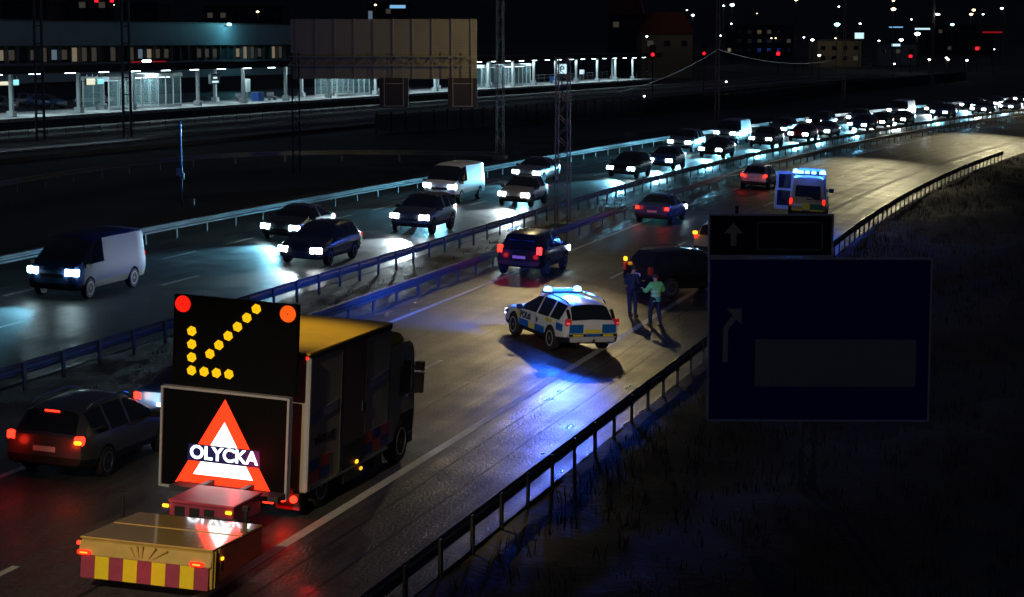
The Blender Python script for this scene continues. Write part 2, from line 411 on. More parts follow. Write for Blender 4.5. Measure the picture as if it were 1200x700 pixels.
guardrail('guardrail', 'pale guardrail along the far side of the oncoming traffic', railpts(22, 0, 290, sf=lambda t: 22.9 - min(1, max(0, (t - 25)/40))), 'galv_far', face=-1, post_step=3)
guardrail('guardrail', 'faint curving guardrail of the ramp between motorway and railway', [(x, y, 1.2) for x, y in ((-31, 95), (-29.2, 104), (-27.65, 112.8), (-26, 122), (-23.6, 132), (-20.4, 139.6), (-16, 143.5), (-11.8, 144.8), (-6.5, 144.4), (-1.2, 142.6))], 'galv_dull', face=-1, post_step=4)

# ------------------------------------------------------------------ road lamps: unseen lights above the frame, no heads modelled
def lattice(mb, h, w0, w1, st, cross=True, z0=0):
    zs = frange(z0, h, st)
    def ww(z): return w0 + (w1 - w0)*(z/h)
    for sx in (-1, 1):
        for sy in (-1, 1): mb.tube((sx*ww(z0)/2, sy*ww(z0)/2, z0), (sx*w1/2, sy*w1/2, h), .035, n=5)
    for i, (a, b) in enumerate(zip(zs, zs[1:])):
        for ax in (0, 1):
            for sd in (-1, 1):
                f = 1 if (i + ax) % 2 else -1
                p = [f*ww(a)/2, sd*ww(a)/2, a]; q = [-f*ww(b)/2, sd*ww(b)/2, b]
                if ax: p[0], p[1] = p[1], p[0]; q[0], q[1] = q[1], q[0]
                mb.tube(p, q, .018, n=4)
OLIVE = (1.0, .79, .38)
# ------------------------------------------------------------------ vehicles: a body lofted through stations along its length
def car_mesh(st, wheels, wr, name='body', dark_low=True):
    """st: (y, half width, bottom, belt, half width top, top, side, roof): side/roof = 'p' paint or 'g' glass up to the next station. slots: 0 paint 1 glass 2 dark"""
    vs, fs, ms = [], [], []
    NR = 9
    for y, hw, zb, ze, ht, zt, *_ in st:
        h = ze - zb
        prof = [(0, zb), (hw*.82, zb), (hw*.96, zb + .05), (hw, zb + h*.30), (hw*.995, zb + h*.66), (hw*.955, ze), (ht + .0, zt - .07*min(1, (zt - ze)*2)), (ht*.78, zt), (0, zt + .02)]
        for x, z in prof: vs.append((x, y, z))
        for x, z in prof[1:-1]: vs.append((-x, y, z))
    P = 2*NR - 2
    def R(i, k): return i*P + k
    def Lf(i, k): return i*P + (k if k in (0, NR - 1) else NR - 1 + k)
    for i in range(len(st) - 1):
        side, top = st[i][6], st[i][7]
        for k in range(NR - 1):
            m = 0
            if k < 2: m = 2
            elif k == 2 and dark_low: m = 2
            elif k == 5 and side == 'g': m = 1
            elif k >= 6 and top == 'g': m = 1
            for fn in (R, Lf):
                fs.append((fn(i, k), fn(i, k + 1), fn(i + 1, k + 1), fn(i + 1, k))); ms.append(m)
    for i in (0, len(st) - 1):
        for k in range(1, NR - 1):
            fs.append((R(i, k), R(i, k + 1), Lf(i, k + 1), Lf(i, k)) if k < NR - 2 else (R(i, k), R(i, NR - 1), Lf(i, k))); ms.append(2 if k <= 2 else 0)
        fs.append((R(i, 0), R(i, 1), Lf(i, 1))); ms.append(2)
    me = bpy.data.meshes.new(name); me.from_pydata(vs, [], fs); me.polygons.foreach_set('material_index', ms); me.update()
    bm = bmesh.new(); bm.from_mesh(me); bmesh.ops.remove_doubles(bm, verts=bm.verts, dist=.0005); bmesh.ops.recalc_face_normals(bm, faces=bm.faces); bm.to_mesh(me); bm.free()
    for k in ('white_paint', 'glass_dark', 'black_plastic'): me.materials.append(M[k])
    o = bpy.data.objects.new(name, me); COL.objects.link(o)
    cut = MB(); cut.use('white_paint'); cut.use('glass_dark'); cut.use('black_plastic')
    for sx in (-1, 1):
        for wy in wheels: cut.tube((sx*.52, wy, wr), (sx*1.4, wy, wr), wr + .055, n=24)
    c = cut.build('cutter'); md = o.modifiers.new('arch', 'BOOLEAN'); md.object = c; md.operation = 'DIFFERENCE'; md.solver = 'EXACT'
    dg = bpy.context.evaluated_depsgraph_get(); m2 = bpy.data.meshes.new_from_object(o.evaluated_get(dg)); o.modifiers.clear()
    o.data = m2; bpy.data.objects.remove(c); m2.name = name
    m2.polygons.foreach_set('use_smooth', [True]*len(m2.polygons)); m2.set_sharp_from_angle(angle=R_(38))
    return o
def wheel(parent, x, y, r, w=.21, spokes=5, rimk='alloy'):
    mb = MB().use('tyre'); hw = w/2
    mb.lathe((0, 0, 0), (1, 0, 0), [(-hw, r*.62), (-hw, r*.93), (-hw*.7, r), (hw*.7, r), (hw, r*.93), (hw, r*.62)], 28)
    o = mb.build('wheel', parent, (x, y, r), smooth=35)
    rm = MB().use('black_plastic'); sd = 1 if x > 0 else -1; e = sd*hw
    rm.lathe((e*.55, 0, 0), (sd, 0, 0), [(0, r*.6), (.01, r*.6)], 24)
    rm.use(rimk); rm.lathe((e*.6, 0, 0), (sd, 0, 0), [(0, r*.66), (hw*.44, r*.66), (hw*.44, r*.58), (.0, r*.56)], 28)
    rm.lathe((e*.6, 0, 0), (sd, 0, 0), [(0, r*.16), (hw*.4, r*.14)], 12)
    for k in range(spokes):
        a = 2*math.pi*k/spokes + .3
        rm.box((e*.78, math.sin(a)*r*.36, math.cos(a)*r*.36), (.03, r*.15, r*.5), rx=-a)
    rm.build('rim', o, (0, 0, 0), smooth=35); return o
def wheels4(root, hw, ys, r, w=.21, spokes=5, rimk='alloy'):
    for sx in (-1, 1):
        for y in ys: wheel(root, sx*(hw - w/2 + .01), y, r, w, spokes, rimk)
def lamp_part(name, root, k, c, d, rz=0, bevel=.02):
    return MB().use(k).box(c, d, rz).build(name, root, bevel=bevel, smooth=40)
def mirrors(root, x, y, z, k='black_plastic', s=1):
    for sx in (-1, 1): MB().use(k).box((sx*(x + .10), y, z), (.2*s, .09, .15*s)).box((sx*x, y, z - .05), (.12, .05, .05)).build('mirror', root, bevel=.03, smooth=40)
def set_paint(body, k):
    body.material_slots[0].link = 'OBJECT'; body.material_slots[0].material = M[k]

ESTATE = [(2.42, .66, .36, .60, .56, .66, 'p', 'p'), (2.34, .80, .30, .70, .70, .77, 'p', 'p'), (2.12, .89, .27, .79, .76, .86, 'p', 'p'), (1.70, .925, .26, .87, .79, .95, 'p', 'p'), (1.0, .93, .26, .93, .80, 1.03, 'p', 'g'),
          (.86, .93, .26, .94, .79, 1.10, 'g', 'g'), (.16, .93, .26, .96, .63, 1.50, 'g', 'p'), (-.22, .93, .26, .965, .63, 1.545, 'p', 'p'), (-.32, .93, .26, .965, .63, 1.55, 'g', 'p'),
          (-1.12, .93, .26, .975, .62, 1.545, 'p', 'p'), (-1.22, .93, .26, .98, .62, 1.54, 'g', 'p'), (-1.90, .925, .27, .99, .61, 1.49, 'p', 'p'), (-2.06, .92, .30, 1.0, .60, 1.46, 'p', 'g'), (-2.36, .88, .34, 1.0, .68, 1.04, 'p', 'p'), (-2.42, .84, .40, .92, .68, .98, 'p', 'p')]
HATCH = [(2.05, .62, .36, .58, .54, .64, 'p', 'p'), (1.97, .76, .28, .70, .66, .76, 'p', 'p'), (1.70, .85, .24, .80, .72, .88, 'p', 'p'), (1.05, .88, .23, .91, .75, 1.02, 'p', 'g'), (.90, .88, .23, .92, .74, 1.10, 'g', 'g'), (.20, .88, .23, .95, .58, 1.46, 'g', 'p'),
         (-.30, .88, .23, .96, .58, 1.50, 'p', 'p'), (-.40, .88, .23, .96, .58, 1.50, 'g', 'p'), (-1.20, .88, .24, .98, .57, 1.47, 'p', 'p'), (-1.50, .87, .25, .99, .56, 1.43, 'p', 'g'), (-1.95, .82, .30, 1.0, .64, 1.02, 'p', 'p'), (-2.02, .78, .36, .90, .62, .96, 'p', 'p')]
SEDAN = [(2.30, .64, .36, .58, .56, .63, 'p', 'p'), (2.22, .80, .28, .69, .70, .75, 'p', 'p'), (1.90, .88, .24, .79, .76, .86, 'p', 'p'), (1.05, .90, .23, .90, .78, .99, 'p', 'g'), (.90, .90, .23, .91, .77, 1.06, 'g', 'g'), (.20, .90, .23, .93, .60, 1.40, 'g', 'p'),
         (-.30, .90, .23, .94, .60, 1.44, 'p', 'p'), (-.40, .90, .23, .94, .60, 1.44, 'g', 'p'), (-1.05, .90, .24, .95, .58, 1.38, 'g', 'g'), (-1.65, .90, .25, .95, .72, 1.05, 'p', 'p'), (-2.20, .86, .30, .93, .74, 1.00, 'p', 'p'), (-2.30, .80, .38, .84, .70, .93, 'p', 'p')]
SUV = [(2.28, .70, .44, .74, .62, .82, 'p', 'p'), (2.20, .84, .36, .86, .74, .95, 'p', 'p'), (1.90, .92, .32, .96, .80, 1.06, 'p', 'p'), (1.05, .94, .31, 1.05, .82, 1.16, 'p', 'g'), (.92, .94, .31, 1.06, .81, 1.22, 'g', 'g'), (.28, .94, .31, 1.08, .67, 1.66, 'g', 'p'),
       (-.22, .94, .31, 1.09, .67, 1.70, 'p', 'p'), (-.32, .94, .31, 1.09, .67, 1.70, 'g', 'p'), (-1.12, .94, .31, 1.10, .66, 1.69, 'p', 'p'), (-1.22, .94, .32, 1.10, .66, 1.69, 'g', 'p'), (-1.85, .93, .34, 1.11, .64, 1.64, 'p', 'g'), (-2.22, .88, .40, 1.10, .72, 1.14, 'p', 'p'), (-2.30, .84, .46, 1.0, .70, 1.06, 'p', 'p')]
VAN = [(2.62, .70, .40, .86, .62, .98, 'p', 'p'), (2.52, .86, .32, .98, .76, 1.10, 'p', 'p'), (2.20, .93, .29, 1.06, .84, 1.20, 'p', 'g'), (2.08, .94, .28, 1.10, .84, 1.28, 'g', 'g'), (1.30, .95, .28, 1.14, .76, 1.90, 'g', 'p'), (.60, .95, .28, 1.15, .78, 1.98, 'p', 'p'),
       (.48, .95, .28, 1.15, .78, 1.99, 'p', 'p'), (-1.9, .95, .28, 1.15, .78, 1.99, 'p', 'p'), (-2.48, .94, .32, 1.15, .77, 1.97, 'p', 'p'), (-2.60, .90, .40, 1.12, .74, 1.90, 'p', 'p')]
def make_car(name, st, ys, wr, front=True, rear='tail_red', headk='head_cool', paint='white_paint', tail_z=None, tall=False):
    root = empty(name, (0, 0, 0))
    b = car_mesh(st, ys, wr); b.parent = root; set_paint(b, paint)
    yf, yr = st[0][0], st[-1][0]; hw = max(q[1] for q in st); belt = st[2][3]
    wheels4(root, hw, ys, wr)
    wy = next(q[0] for q in st if q[7] == 'g'); wz = next(q[3] for q in st if q[7] == 'g')
    mirrors(root, hw - .02, wy - .25, wz + .06)
    zf = st[1][3] - .06
    for sx in (-1, 1):
        lamp_part('headlight', root, headk if front else 'chrome', (sx*(hw - .25), yf - .10, zf), (.46, .18, .22), -sx*.35)
        lamp_part('taillight', root, rear, (sx*(hw - .16), yr + .06, tail_z or st[-1][3] - .02), (.20, .14, .18 if not tall else .3), sx*.15)
    MB().use('black_plastic').box((0, yf - .03, zf - .13), (hw*.9, .08, .12)).box((0, yf - .01, st[0][2] + .05), (hw*1.1, .06, .08)).build('grille', root)
    MB().use('plate').box((0, yr - .012, (st[-1][2] + st[-1][3])/2 + .05), (.50, .02, .11)).build('plate', root)
    return root
def beams(root, yf, z, col, e, spot=48, tilt=3.2, rng=30):
    l = light('headlight_beam', 'SPOT', (0, yf + .12, z), e*BEAM_W, col, .12, parent=root, spot=spot, blend=1)
    l.rotation_euler = (math.pi/2 - R_(tilt), 0, 0); return l

def place(o, x, y, rz):
    e = .6; n = Vector((-(hxy(x + e, y) - hxy(x - e, y))/(2*e), -(hxy(x, y + e) - hxy(x, y - e))/(2*e), 1)).normalized()
    o.location = (x, y, hxy(x, y)); o.rotation_euler = (Vector((0, 0, 1)).rotation_difference(n).to_matrix() @ Matrix.Rotation(rz, 3, 'Z')).to_euler()
# ---------------- oncoming queue
protos = {}
for nm, st, ys, wr in (('estate_car', ESTATE, (1.40, -1.38), .33), ('hatchback', HATCH, (1.28, -1.25), .31), ('sedan', SEDAN, (1.38, -1.36), .32), ('suv', SUV, (1.38, -1.36), .37), ('delivery_van', VAN, (1.68, -1.62), .34)):
    protos[nm] = (make_car(nm, st, ys, wr, rear='tail_dim'), st)
FAR = [(5.2, 'o', 'delivery_van', 'van_blue_paint', 'head_cool'), (25.6, 'o', 'sedan', 'grey_paint', 'head_cool'), (18.4, 'i', 'estate_car', 'black_paint', 'head_white'), (47.4, 'o', 'delivery_van', 'white_paint', 'head_cool'), (32.2, 'i', 'suv', 'grey_paint', 'head_white'),
       (63.5, 'o', 'sedan', 'silver_paint', 'head_cool'), (48.6, 'i', 'hatchback', 'silver_paint', 'head_white'), (71.8, 'i', 'estate_car', 'black_paint', 'head_cool'), (99.3, 'o', 'suv', 'silver_paint', 'head_cool'), (81.3, 'i', 'hatchback', 'blue_paint', 'head_cool'),
       (112.8, 'o', 'delivery_van', 'silver_paint', 'head_cool'), (95.8, 'i', 'sedan', 'black_paint', 'head_cool'), (110.5, 'i', 'suv', 'grey_paint', 'head_cool'), (129.2, 'o', 'estate_car', 'grey_paint', 'head_cool'), (123.1, 'i', 'hatchback', 'red_paint', 'head_cool'),
       (142.7, 'o', 'suv', 'black_paint', 'head_white'), (130.6, 'i', 'sedan', 'silver_paint', 'head_cool'), (145.0, 'i', 'estate_car', 'blue_paint', 'head_cool'), (157.5, 'o', 'hatchback', 'silver_paint', 'head_cool'), (152.6, 'i', 'hatchback', 'black_paint', 'head_warm'),
       (160.4, 'i', 'sedan', 'grey_paint', 'head_warm'), (173, 'o', 'delivery_van', 'white_paint', 'head_white'), (178.2, 'i', 'suv', 'blue_paint', 'head_cool'), (188, 'o', 'sedan', 'grey_paint', 'head_white'), (195.0, 'i', 'estate_car', 'silver_paint', 'head_white'),
       (203.5, 'o', 'estate_car', 'black_paint', 'head_cool'), (213, 'o', 'hatchback', 'blue_paint', 'head_white'), (207.3, 'i', 'sedan', 'white_paint', 'head_cool'), (223.8, 'i', 'suv', 'silver_paint', 'head_white'), (227, 'o', 'suv', 'grey_paint', 'head_white'), (239, 'o', 'sedan', 'black_paint', 'head_white')]
ORD = ['first', 'second', 'third', 'fourth', 'fifth', 'sixth', 'seventh', 'eighth', 'ninth', 'tenth', 'eleventh', 'twelfth', 'thirteenth', 'fourteenth', 'fifteenth', 'sixteenth', 'seventeenth', 'eighteenth']
KIND = {'estate_car': 'estate car', 'hatchback': 'hatchback', 'sedan': 'sedan', 'suv': 'suv', 'delivery_van': 'van'}
PAINT = lambda k: k.replace('_paint', '').replace('van_', '')
used = set(); rank = {'o': 0, 'i': 0}
for t, ln, kd, pt, hk in sorted(FAR):
    src, st = protos[kd]
    c = src if kd not in used else copy_tree(src); used.add(kd)
    tc = t - st[0][0]*-1; s = {'o': 18.75, 'i': 15.15}[ln] + .12*math.sin(t)
    place(c, *rd(tc, s), head(tc) + math.pi)
    for ch in kids(c):
        if ch.name.startswith('body'): set_paint(ch, pt)
        if ch.type == 'MESH' and ch.name.startswith('headlight'): ch.material_slots[0].link = 'OBJECT'; ch.material_slots[0].material = M[hk]
    lane = 'lane beside the median' if ln == 'i' else 'lane by the far guardrail'
    tag(c, f"{PAINT(pt)} {KIND[kd]} with lit headlights, {ORD[rank[ln]]} of the oncoming {lane}", KIND[kd] if kd != 'delivery_van' else 'van', 'oncoming vehicles with headlights on')
    rank[ln] += 1
    if t < 250: beams(c, st[0][0], st[1][3] - .06, (.22, .70, 1.0) if hk == 'head_cool' else (.75, .92, 1), 1800 if t == 18.4 else 5500 if t < 80 else 6500)

# ---------------- cars driving away in the left lane
AWAY = [(-18.3, 6.35, 'estate_car', ESTATE, (1.40, -1.38), .33, 'grey_paint', 'grey estate car with red taillights and one amber indicator, at the lower left edge', .93), (-12.6, 6.25, 'sedan', SEDAN, (1.38, -1.36), .32, 'blue_paint', 'dark blue car driving away, half hidden behind the arrow board truck', None),
        (20.6, 6.9, 'suv', SUV, (1.38, -1.36), .37, 'black_paint', 'dark car with roof rails and big red taillights beside the police car', 1.06), (44.8, 6.75, 'sedan', SEDAN, (1.38, -1.36), .32, 'blue_paint', 'dark blue car with red taillights in the left lane beside the black suv', None), (70.6, 6.4, 'hatchback', HATCH, (1.28, -1.25), .31, 'silver_paint', 'small car with red taillights in the left lane just before the ambulance', None)]
for t, s, nm, st, ys, wr, pt, lb, tz in AWAY:
    c = make_car(nm, st, ys, wr, rear='brake_red', paint=pt, tail_z=tz, tall=nm == 'suv', headk='head_cool')
    tc = t - st[-1][0]; place(c, *rd(tc, s), head(tc))
    tag(c, lb, 'van' if nm == 'delivery_van' else 'car', 'vehicles driving away in the left lane')
    beams(c, st[0][0], .7, (.8, .92, 1), 120)
    for sx in (-1, 1): light('taillight_or_fill_glow', 'POINT', (sx*.6, st[-1][0] - .25, .8), 3, (1, .03, .01), .1, parent=c)
    if nm == 'estate_car':
        lamp_part('indicator', c, 'amber', (st[0][1] + .10, st[-1][0] + .02, .90), (.16, .13, .08), .15)
        lamp_part('brake_light', c, 'brake_red', (0, -2.10, 1.45), (.34, .05, .035), bevel=.01)
        for sx in (-1, 1): MB().use('chrome').path([(sx*.64, .1, 1.53), (sx*.65, -.1, 1.60), (sx*.64, -1.6, 1.58), (sx*.63, -1.8, 1.5)], .018).build('roof_rail', c)
    if nm == 'suv':
        for sx in (-1, 1): MB().use('chrome').path([(sx*.68, .1, 1.68), (sx*.68, -.1, 1.75), (sx*.66, -1.6, 1.73), (sx*.65, -1.8, 1.66)], .02).build('roof_rail', c)
        MB().use('livery_blue').box((0, -2.02, 1.40), (1.0, .03, .02)).build('wiper', c)

# ---------------- police estate
def strip_quad(mb, k, sx, y0, y1, z0, z1, x=.936, top=None):
    mb.use(k).box((sx*x, (y0 + y1)/2, (z0 + z1)/2), (.006, abs(y1 - y0), z1 - z0))
pc = empty('police_car', (1.43, 64.6, hxy(1.43, 64.6)), R_(23.5), 'white police estate car with blue and yellow markings and a lit blue light bar', 'police car')
place(pc, 1.43, 64.6, R_(23.5)); b = car_mesh(ESTATE, (1.40, -1.38), .36); b.parent = pc; set_paint(b, 'white_paint')
wheels4(pc, .93, (1.40, -1.38), .36, .22, 5, 'rim_silver')
mirrors(pc, .92, .78, 1.02)
for sx in (-1, 1):
    liv = MB()
    strip_quad(liv, 'livery_blue', sx, .97, .22, .44, .64); strip_quad(liv, 'livery_yellow', sx, .22, -.24, .44, .64); strip_quad(liv, 'livery_blue', sx, -.24, -.94, .44, .64)
    liv.build('side_stripe', pc)
fe = MB()
for sx in (-1, 1):
    # front wing: yellow then blue block; rear wing: yellow over the arch, blue behind it
    fe.use('livery_yellow').box((sx*.925, 1.02, .74), (.012, .22, .2)).use('livery_yellow').box((sx*.915, -1.22, .895), (.02, .52, .10)).use('livery_blue').box((sx*.916, -1.98, .80), (.02, .44, .22))
    fe.use('livery_blue').box((sx*.885, 2.0, .70), (.03, .26, .12), -sx*.12)
fe.build('wing_marking', pc)
for sx in (-1, 1):
    text('lettering', 'POLIS', 'navy_letter', .27, pc, (sx*.931, .50, .775), (R_(90 - 4), 0, sx*math.pi/2), .004, sx=1.15, bold=.012)
    cr = MB().use('navy_letter').prism([(-.05, .0), (-.055, .09), (0, .11), (.055, .09), (.05, 0), (0, -.05)], ((sx*.926, -.36, .74), (0, 1, 0), (0, 0, 1)), (sx*.008, 0, 0)).use('livery_yellow').box((sx*.932, -.36, .87), (.006, .07, .03))
    cr.build('door_crest', pc)
    for y in (.52, -.55): MB().use('white_paint').box((sx*.925, y - .25, .87), (.03, .17, .03)).build('door_handle', pc, bevel=.008)
    dl = MB().use('black_plastic')
    for y in (.92, -.26, -1.14): dl.box((sx*.932, y, .70), (.004, .008, .48))
    dl.build('door_gap', pc)
    MB().use('chrome').path([(sx*.64, .12, 1.51), (sx*.655, -.05, 1.60), (sx*.645, -.9, 1.61), (sx*.635, -1.75, 1.57), (sx*.62, -1.95, 1.48)], .02).build('roof_rail', pc)
    # tall taillight: dark upper strip along the rear pillar, red cluster at the shoulder
    MB().use('glass_dark').box((sx*.735, -2.22, 1.2), (.09, .08, .34), 0, 0, -R_(36)).build('upper_taillight', pc, bevel=.02)
    tl = lamp_part('taillight', pc, 'tail_low', (sx*.80, -2.36, .98), (.20, .15, .22), sx*.35, .03)
    lamp_part('lens', tl, 'tail_mid', (sx*.82, -2.41, .96), (.13, .10, .05), sx*.35, .02)
    lamp_part('reflector', pc, 'tail_dim', (sx*.72, -2.43, .58), (.18, .04, .06))
    lamp_part('headlight', pc, 'head_white', (sx*.68, 2.30, .66), (.3, .16, .15), -sx*.4)
MB().use('rim_silver').box((0, -2.41, .46), (1.5, .12, .15)).use('black_plastic').box((0, -2.42, .60), (1.66, .09, .14)).build('bumper', pc, bevel=.03, smooth=40)
bp = MB().use('livery_blue')
for sx in (-1, 1): bp.use('livery_blue').box((sx*.545, -2.428, .79), (.46, .014, .27)).use('livery_yellow').box((sx*.5, -2.478, .60), (.34, .012, .06))
bp.use('livery_yellow').box((0, -2.432, .72), (.56, .014, .09)).use('livery_blue').box((0, -2.478, .60), (.5, .012, .06)).build('tailgate_marking', pc)
MB().use('plate').box((0, -2.434, .845), (.52, .016, .13)).build('plate', pc)
MB().use('chrome').tube((-.5, -2.36, .38), (-.5, -2.50, .37), .04).tube((.5, -2.36, .38), (.5, -2.50, .37), .04).build('exhaust', pc, smooth=40)
MB().use('dark_steel').box((0, -2.48, .42), (.05, .16, .05)).tube((0, -2.54, .42), (0, -2.54, .50), .025).build('tow_bar', pc)
MB().use('black_plastic').box((.1, -2.2, 1.26), (.55, .02, .02), 0, R_(8)).build('wiper', pc)
MB().use('black_plastic').box((0, 2.36, .6), (.7, .08, .16)).box((0, 2.38, .42), (1.1, .08, .12)).build('grille', pc)
lb = MB().use('black_plastic').box((0, -.15, 1.60), (1.25, .30, .05)).box((-.45, -.15, 1.57), (.05, .2, .06)).box((.45, -.15, 1.57), (.05, .2, .06)).build('light_bar', pc)
for sx in (-1, 1): MB().use('beacon_core').lathe((sx*.50, -.15, 1.625), (0, 0, 1), [(0, .135), (.08, .13), (.13, .10), (.15, .04)], 16).build('beacon', lb, smooth=60)
MB().use('beacon_blue').box((0, -.15, 1.675), (.70, .24, .09)).build('light_module', lb, bevel=.03, smooth=50)
for (x, y, z, e) in ((-.5, -.15, 1.95, 120), (.5, -.15, 1.95, 120), (0, -.55, 1.9, 150)): light('beacon_glow', 'POINT', (x, y, z), e, (.02, .13, 1), .12, parent=pc)
bz = pc.location.z + 1.95
light('beacon_glow', 'SPOT', (1.3, 64.9, bz), 7500, (.02, .12, 1), .15, target=(-2.2, 71.5, 0), spot=110, blend=1)
light('beacon_glow', 'SPOT', (1.7, 64.3, bz), 1800, (.02, .12, 1), .15, target=(1.25, 58.2, 0), spot=38, blend=1)

# ---------------- black suv that was hit, silver car behind it
sv = make_car('suv', SUV, (1.38, -1.36), .37, front=False, rear='panel_red', paint='black_paint', tall=True)
place(sv, 6.5, 77.8, -R_(58))
tag(sv, 'black suv standing crosswise with an amber indicator lit, beside the two people', 'suv')
lamp_part('indicator', sv, 'amber', (-.78, -2.28, 1.26), (.13, .12, .15), -.3); lamp_part('indicator', sv, 'amber_dim', (.945, .75, .62), (.03, .22, .08))
for sx in (-1, 1): MB().use('chrome').path([(sx*.68, .1, 1.68), (sx*.68, -.1, 1.76), (sx*.66, -1.6, 1.74), (sx*.65, -1.8, 1.66)], .02).build('roof_rail', sv)
light('indicator_glow', 'POINT', (-1.0, -2.5, 1.2), 3, (1, .4, .05), .06, parent=sv)
sc = make_car('estate_car', ESTATE, (1.40, -1.38), .33, front=True, rear='tail_dim', paint='silver_paint', tail_z=.95)
place(sc, 9.35, 91.6, -R_(18))
tag(sc, 'silver estate car with a lit amber indicator, half hidden behind the road sign', 'car')
lamp_part('indicator', sc, 'amber', (-.83, -2.40, 1.12), (.20, .14, .14), -.2, .03)
light('indicator_glow', 'POINT', (-.9, -2.6, 1.12), 5, (1, .4, .05), .06, parent=sc)

# ---------------- ambulance
AMB = [(2.62, .72, .42, .92, .64, 1.02, 'p', 'p'), (2.52, .88, .34, 1.02, .78, 1.14, 'p', 'p'), (2.15, .95, .30, 1.12, .86, 1.26, 'p', 'g'), (2.02, .96, .30, 1.16, .86, 1.36, 'g', 'g'), (1.20, .97, .30, 1.22, .80, 2.05, 'g', 'p'), (.70, .97, .30, 1.24, .80, 2.32, 'p', 'p'), (.58, .97, .30, 1.24, .80, 2.42, 'g', 'p'), (-.8, .97, .30, 1.24, .80, 2.46, 'p', 'p'), (-2.42, .96, .32, 1.24, .79, 2.44, 'p', 'p'), (-2.60, .93, .40, 1.2, .75, 2.34, 'p', 'p')]
am = empty('ambulance', (15.75, 110.9, hxy(15.75, 110.9)), -R_(10.5), 'yellow and green ambulance with blue roof lights and its left side door open', 'ambulance')
place(am, 15.75, 110.9, -R_(10.5)); b = car_mesh(AMB, (1.66, -1.55), .35); b.parent = am; set_paint(b, 'cream_panel')
wheels4(am, .97, (1.66, -1.55), .35, .22); mirrors(am, .96, 1.85, 1.4, s=1.4)
MB().use('glass_dark').prism([(-.66, .0), (.2, 0), (.32, -.12), (.66, -.12), (.62, .66), (-.62, .66)], ((0, -2.615, 1.36), (1, 0, 0), (0, .06, 1)), (0, -.02, 0)).build('rear_window', am)
MB().use('livery_green').box((.50, -2.612, .86), (.70, .03, .30)).use('livery_yellow').box((-.05, -2.612, .86), (.36, .03, .30)).box((-.55, -2.612, .66), (.6, .03, .08)).box((.52, -2.612, .66), (.66, .03, .08)).build('rear_marking', am)
MB().use('plate').box((-.5, -2.62, .92), (.52, .03, .12)).build('plate', am)
MB().use('black_plastic').box((0, -2.64, .46), (1.8, .12, .2)).box((.1, -2.62, 1.24), (.3, .04, .05)).build('bumper', am, bevel=.03)
for sx in (-1, 1):
    MB().use('livery_yellow').box((sx*.972, -1.2, .86), (.01, .5, .3)).box((sx*.972, -.1, .86), (.01, .5, .3)).use('livery_green').box((sx*.972, -.65, .86), (.01, .55, .3)).build('side_marking', am)
    lamp_part('taillight', am, 'tail_red', (sx*.85, -2.58, 1.10), (.14, .1, .30))
    lamp_part('headlight', am, 'head_white', (sx*.7, 2.52, .96), (.3, .16, .18), -sx*.4)
dr = MB().use('cream_panel').box((-1.42, .98, 1.35), (.90, .06, 2.05), R_(6)).use('livery_yellow').box((-1.86, .925, 1.0), (.07, .09, 1.2), R_(6)).build('open_door', am, bevel=.02)
MB().use('glass_dark').box((-1.40, .945, 1.85), (.66, .03, .75), R_(6)).box((-1.42, .945, .95), (.70, .02, .8), R_(6)).build('inner_panel', dr)
lb = MB().use('black_plastic').box((0, -2.1, 2.50), (1.6, .34, .06)).box((0, 1.0, 2.42), (1.6, .34, .06)).build('light_bar', am)
for x, r in ((-.70, .17), (-.44, .14), (-.12, .12), (.22, .12), (.68, .17)):
    MB().use('beacon_core').lathe((x, -2.1, 2.53), (0, 0, 1), [(0, r), (.12, r*.95), (.2 if r > .15 else .14, r*.45)], 14).build('beacon', lb, smooth=60)
MB().use('beacon_blue').box((0, 1.0, 2.52), (1.4, .24, .12)).build('light_module', lb, bevel=.03)
for x, y, e in ((-.8, -2.1, 420), (.8, -2.1, 300), (0, -2.75, 100)): light('beacon_glow', 'POINT', (x, y, 2.95), e, (.02, .12, 1), .12, parent=am)

# ---------------- arrow board truck with crash cushion
TR = empty('arrow_board_truck', (-5.32, 40.95, hxy(-5.32, 40.95) + .0), -R_(16.5), 'yellow roofed box truck with lit arrow board, OLYCKA screen and striped crash cushion', 'truck')
place(TR, -5.32, 40.95, -R_(16.5))
BL = 4.75
# cargo box: panels butted together, roof 3 mm proud
MB().use('cream_panel').box((0, BL/2, 1.87), (2.50, BL, 2.76)).build('cargo_box', TR, bevel=.02)
rf = MB().use('yellow_paint').box((0, BL/2, 3.275), (2.54, BL + .04, .05)).build('roof', TR, bevel=.01)
bx = MB().use('dark_steel')
for x in (-1.25, 1.25): bx.box((x, BL/2, 3.215), (.04, BL + .02, .09))
bx.box((0, -.01, 3.215), (2.5, .04, .09)).build('roof_edge', TR)
for sx in (-1, 1): MB().use('frame_alu').box((sx*1.255, -.005, 1.86), (.10, .10, 2.70)).build('corner_post', TR, bevel=.02)
sp = MB().use('brown_panel').box((1.256, 2.52, 1.98), (.018, 1.42, 2.40)).build('side_door', TR)
MB().use('dark_steel').box((1.268, 2.52, .86), (.02, 1.42, .46)).box((1.262, 1.79, 1.86), (.02, .02, 2.6)).box((1.262, 3.25, 1.86), (.02, .02, 2.6)).box((1.275, 3.05, 1.75), (.03, .05, .22)).build('door_frame', sp)
ck = MB()
for i in range(2):
    for j in range(2): ck.use(('panel_blue', 'panel_red')[(i + j) % 2]).box((1.258, .42 + .55*i, .92 - .24*j + .06), (.012, .545, .235))
ck.build('checker_band', TR); ck = MB()
for i in range(3):
    for j in range(2): ck.use(('panel_red', 'panel_blue')[(i + j) % 2]).box((1.258, 3.54 + .50*i, .98 - .24*j), (.012, .495, .235))
ck.build('checker_band', TR)
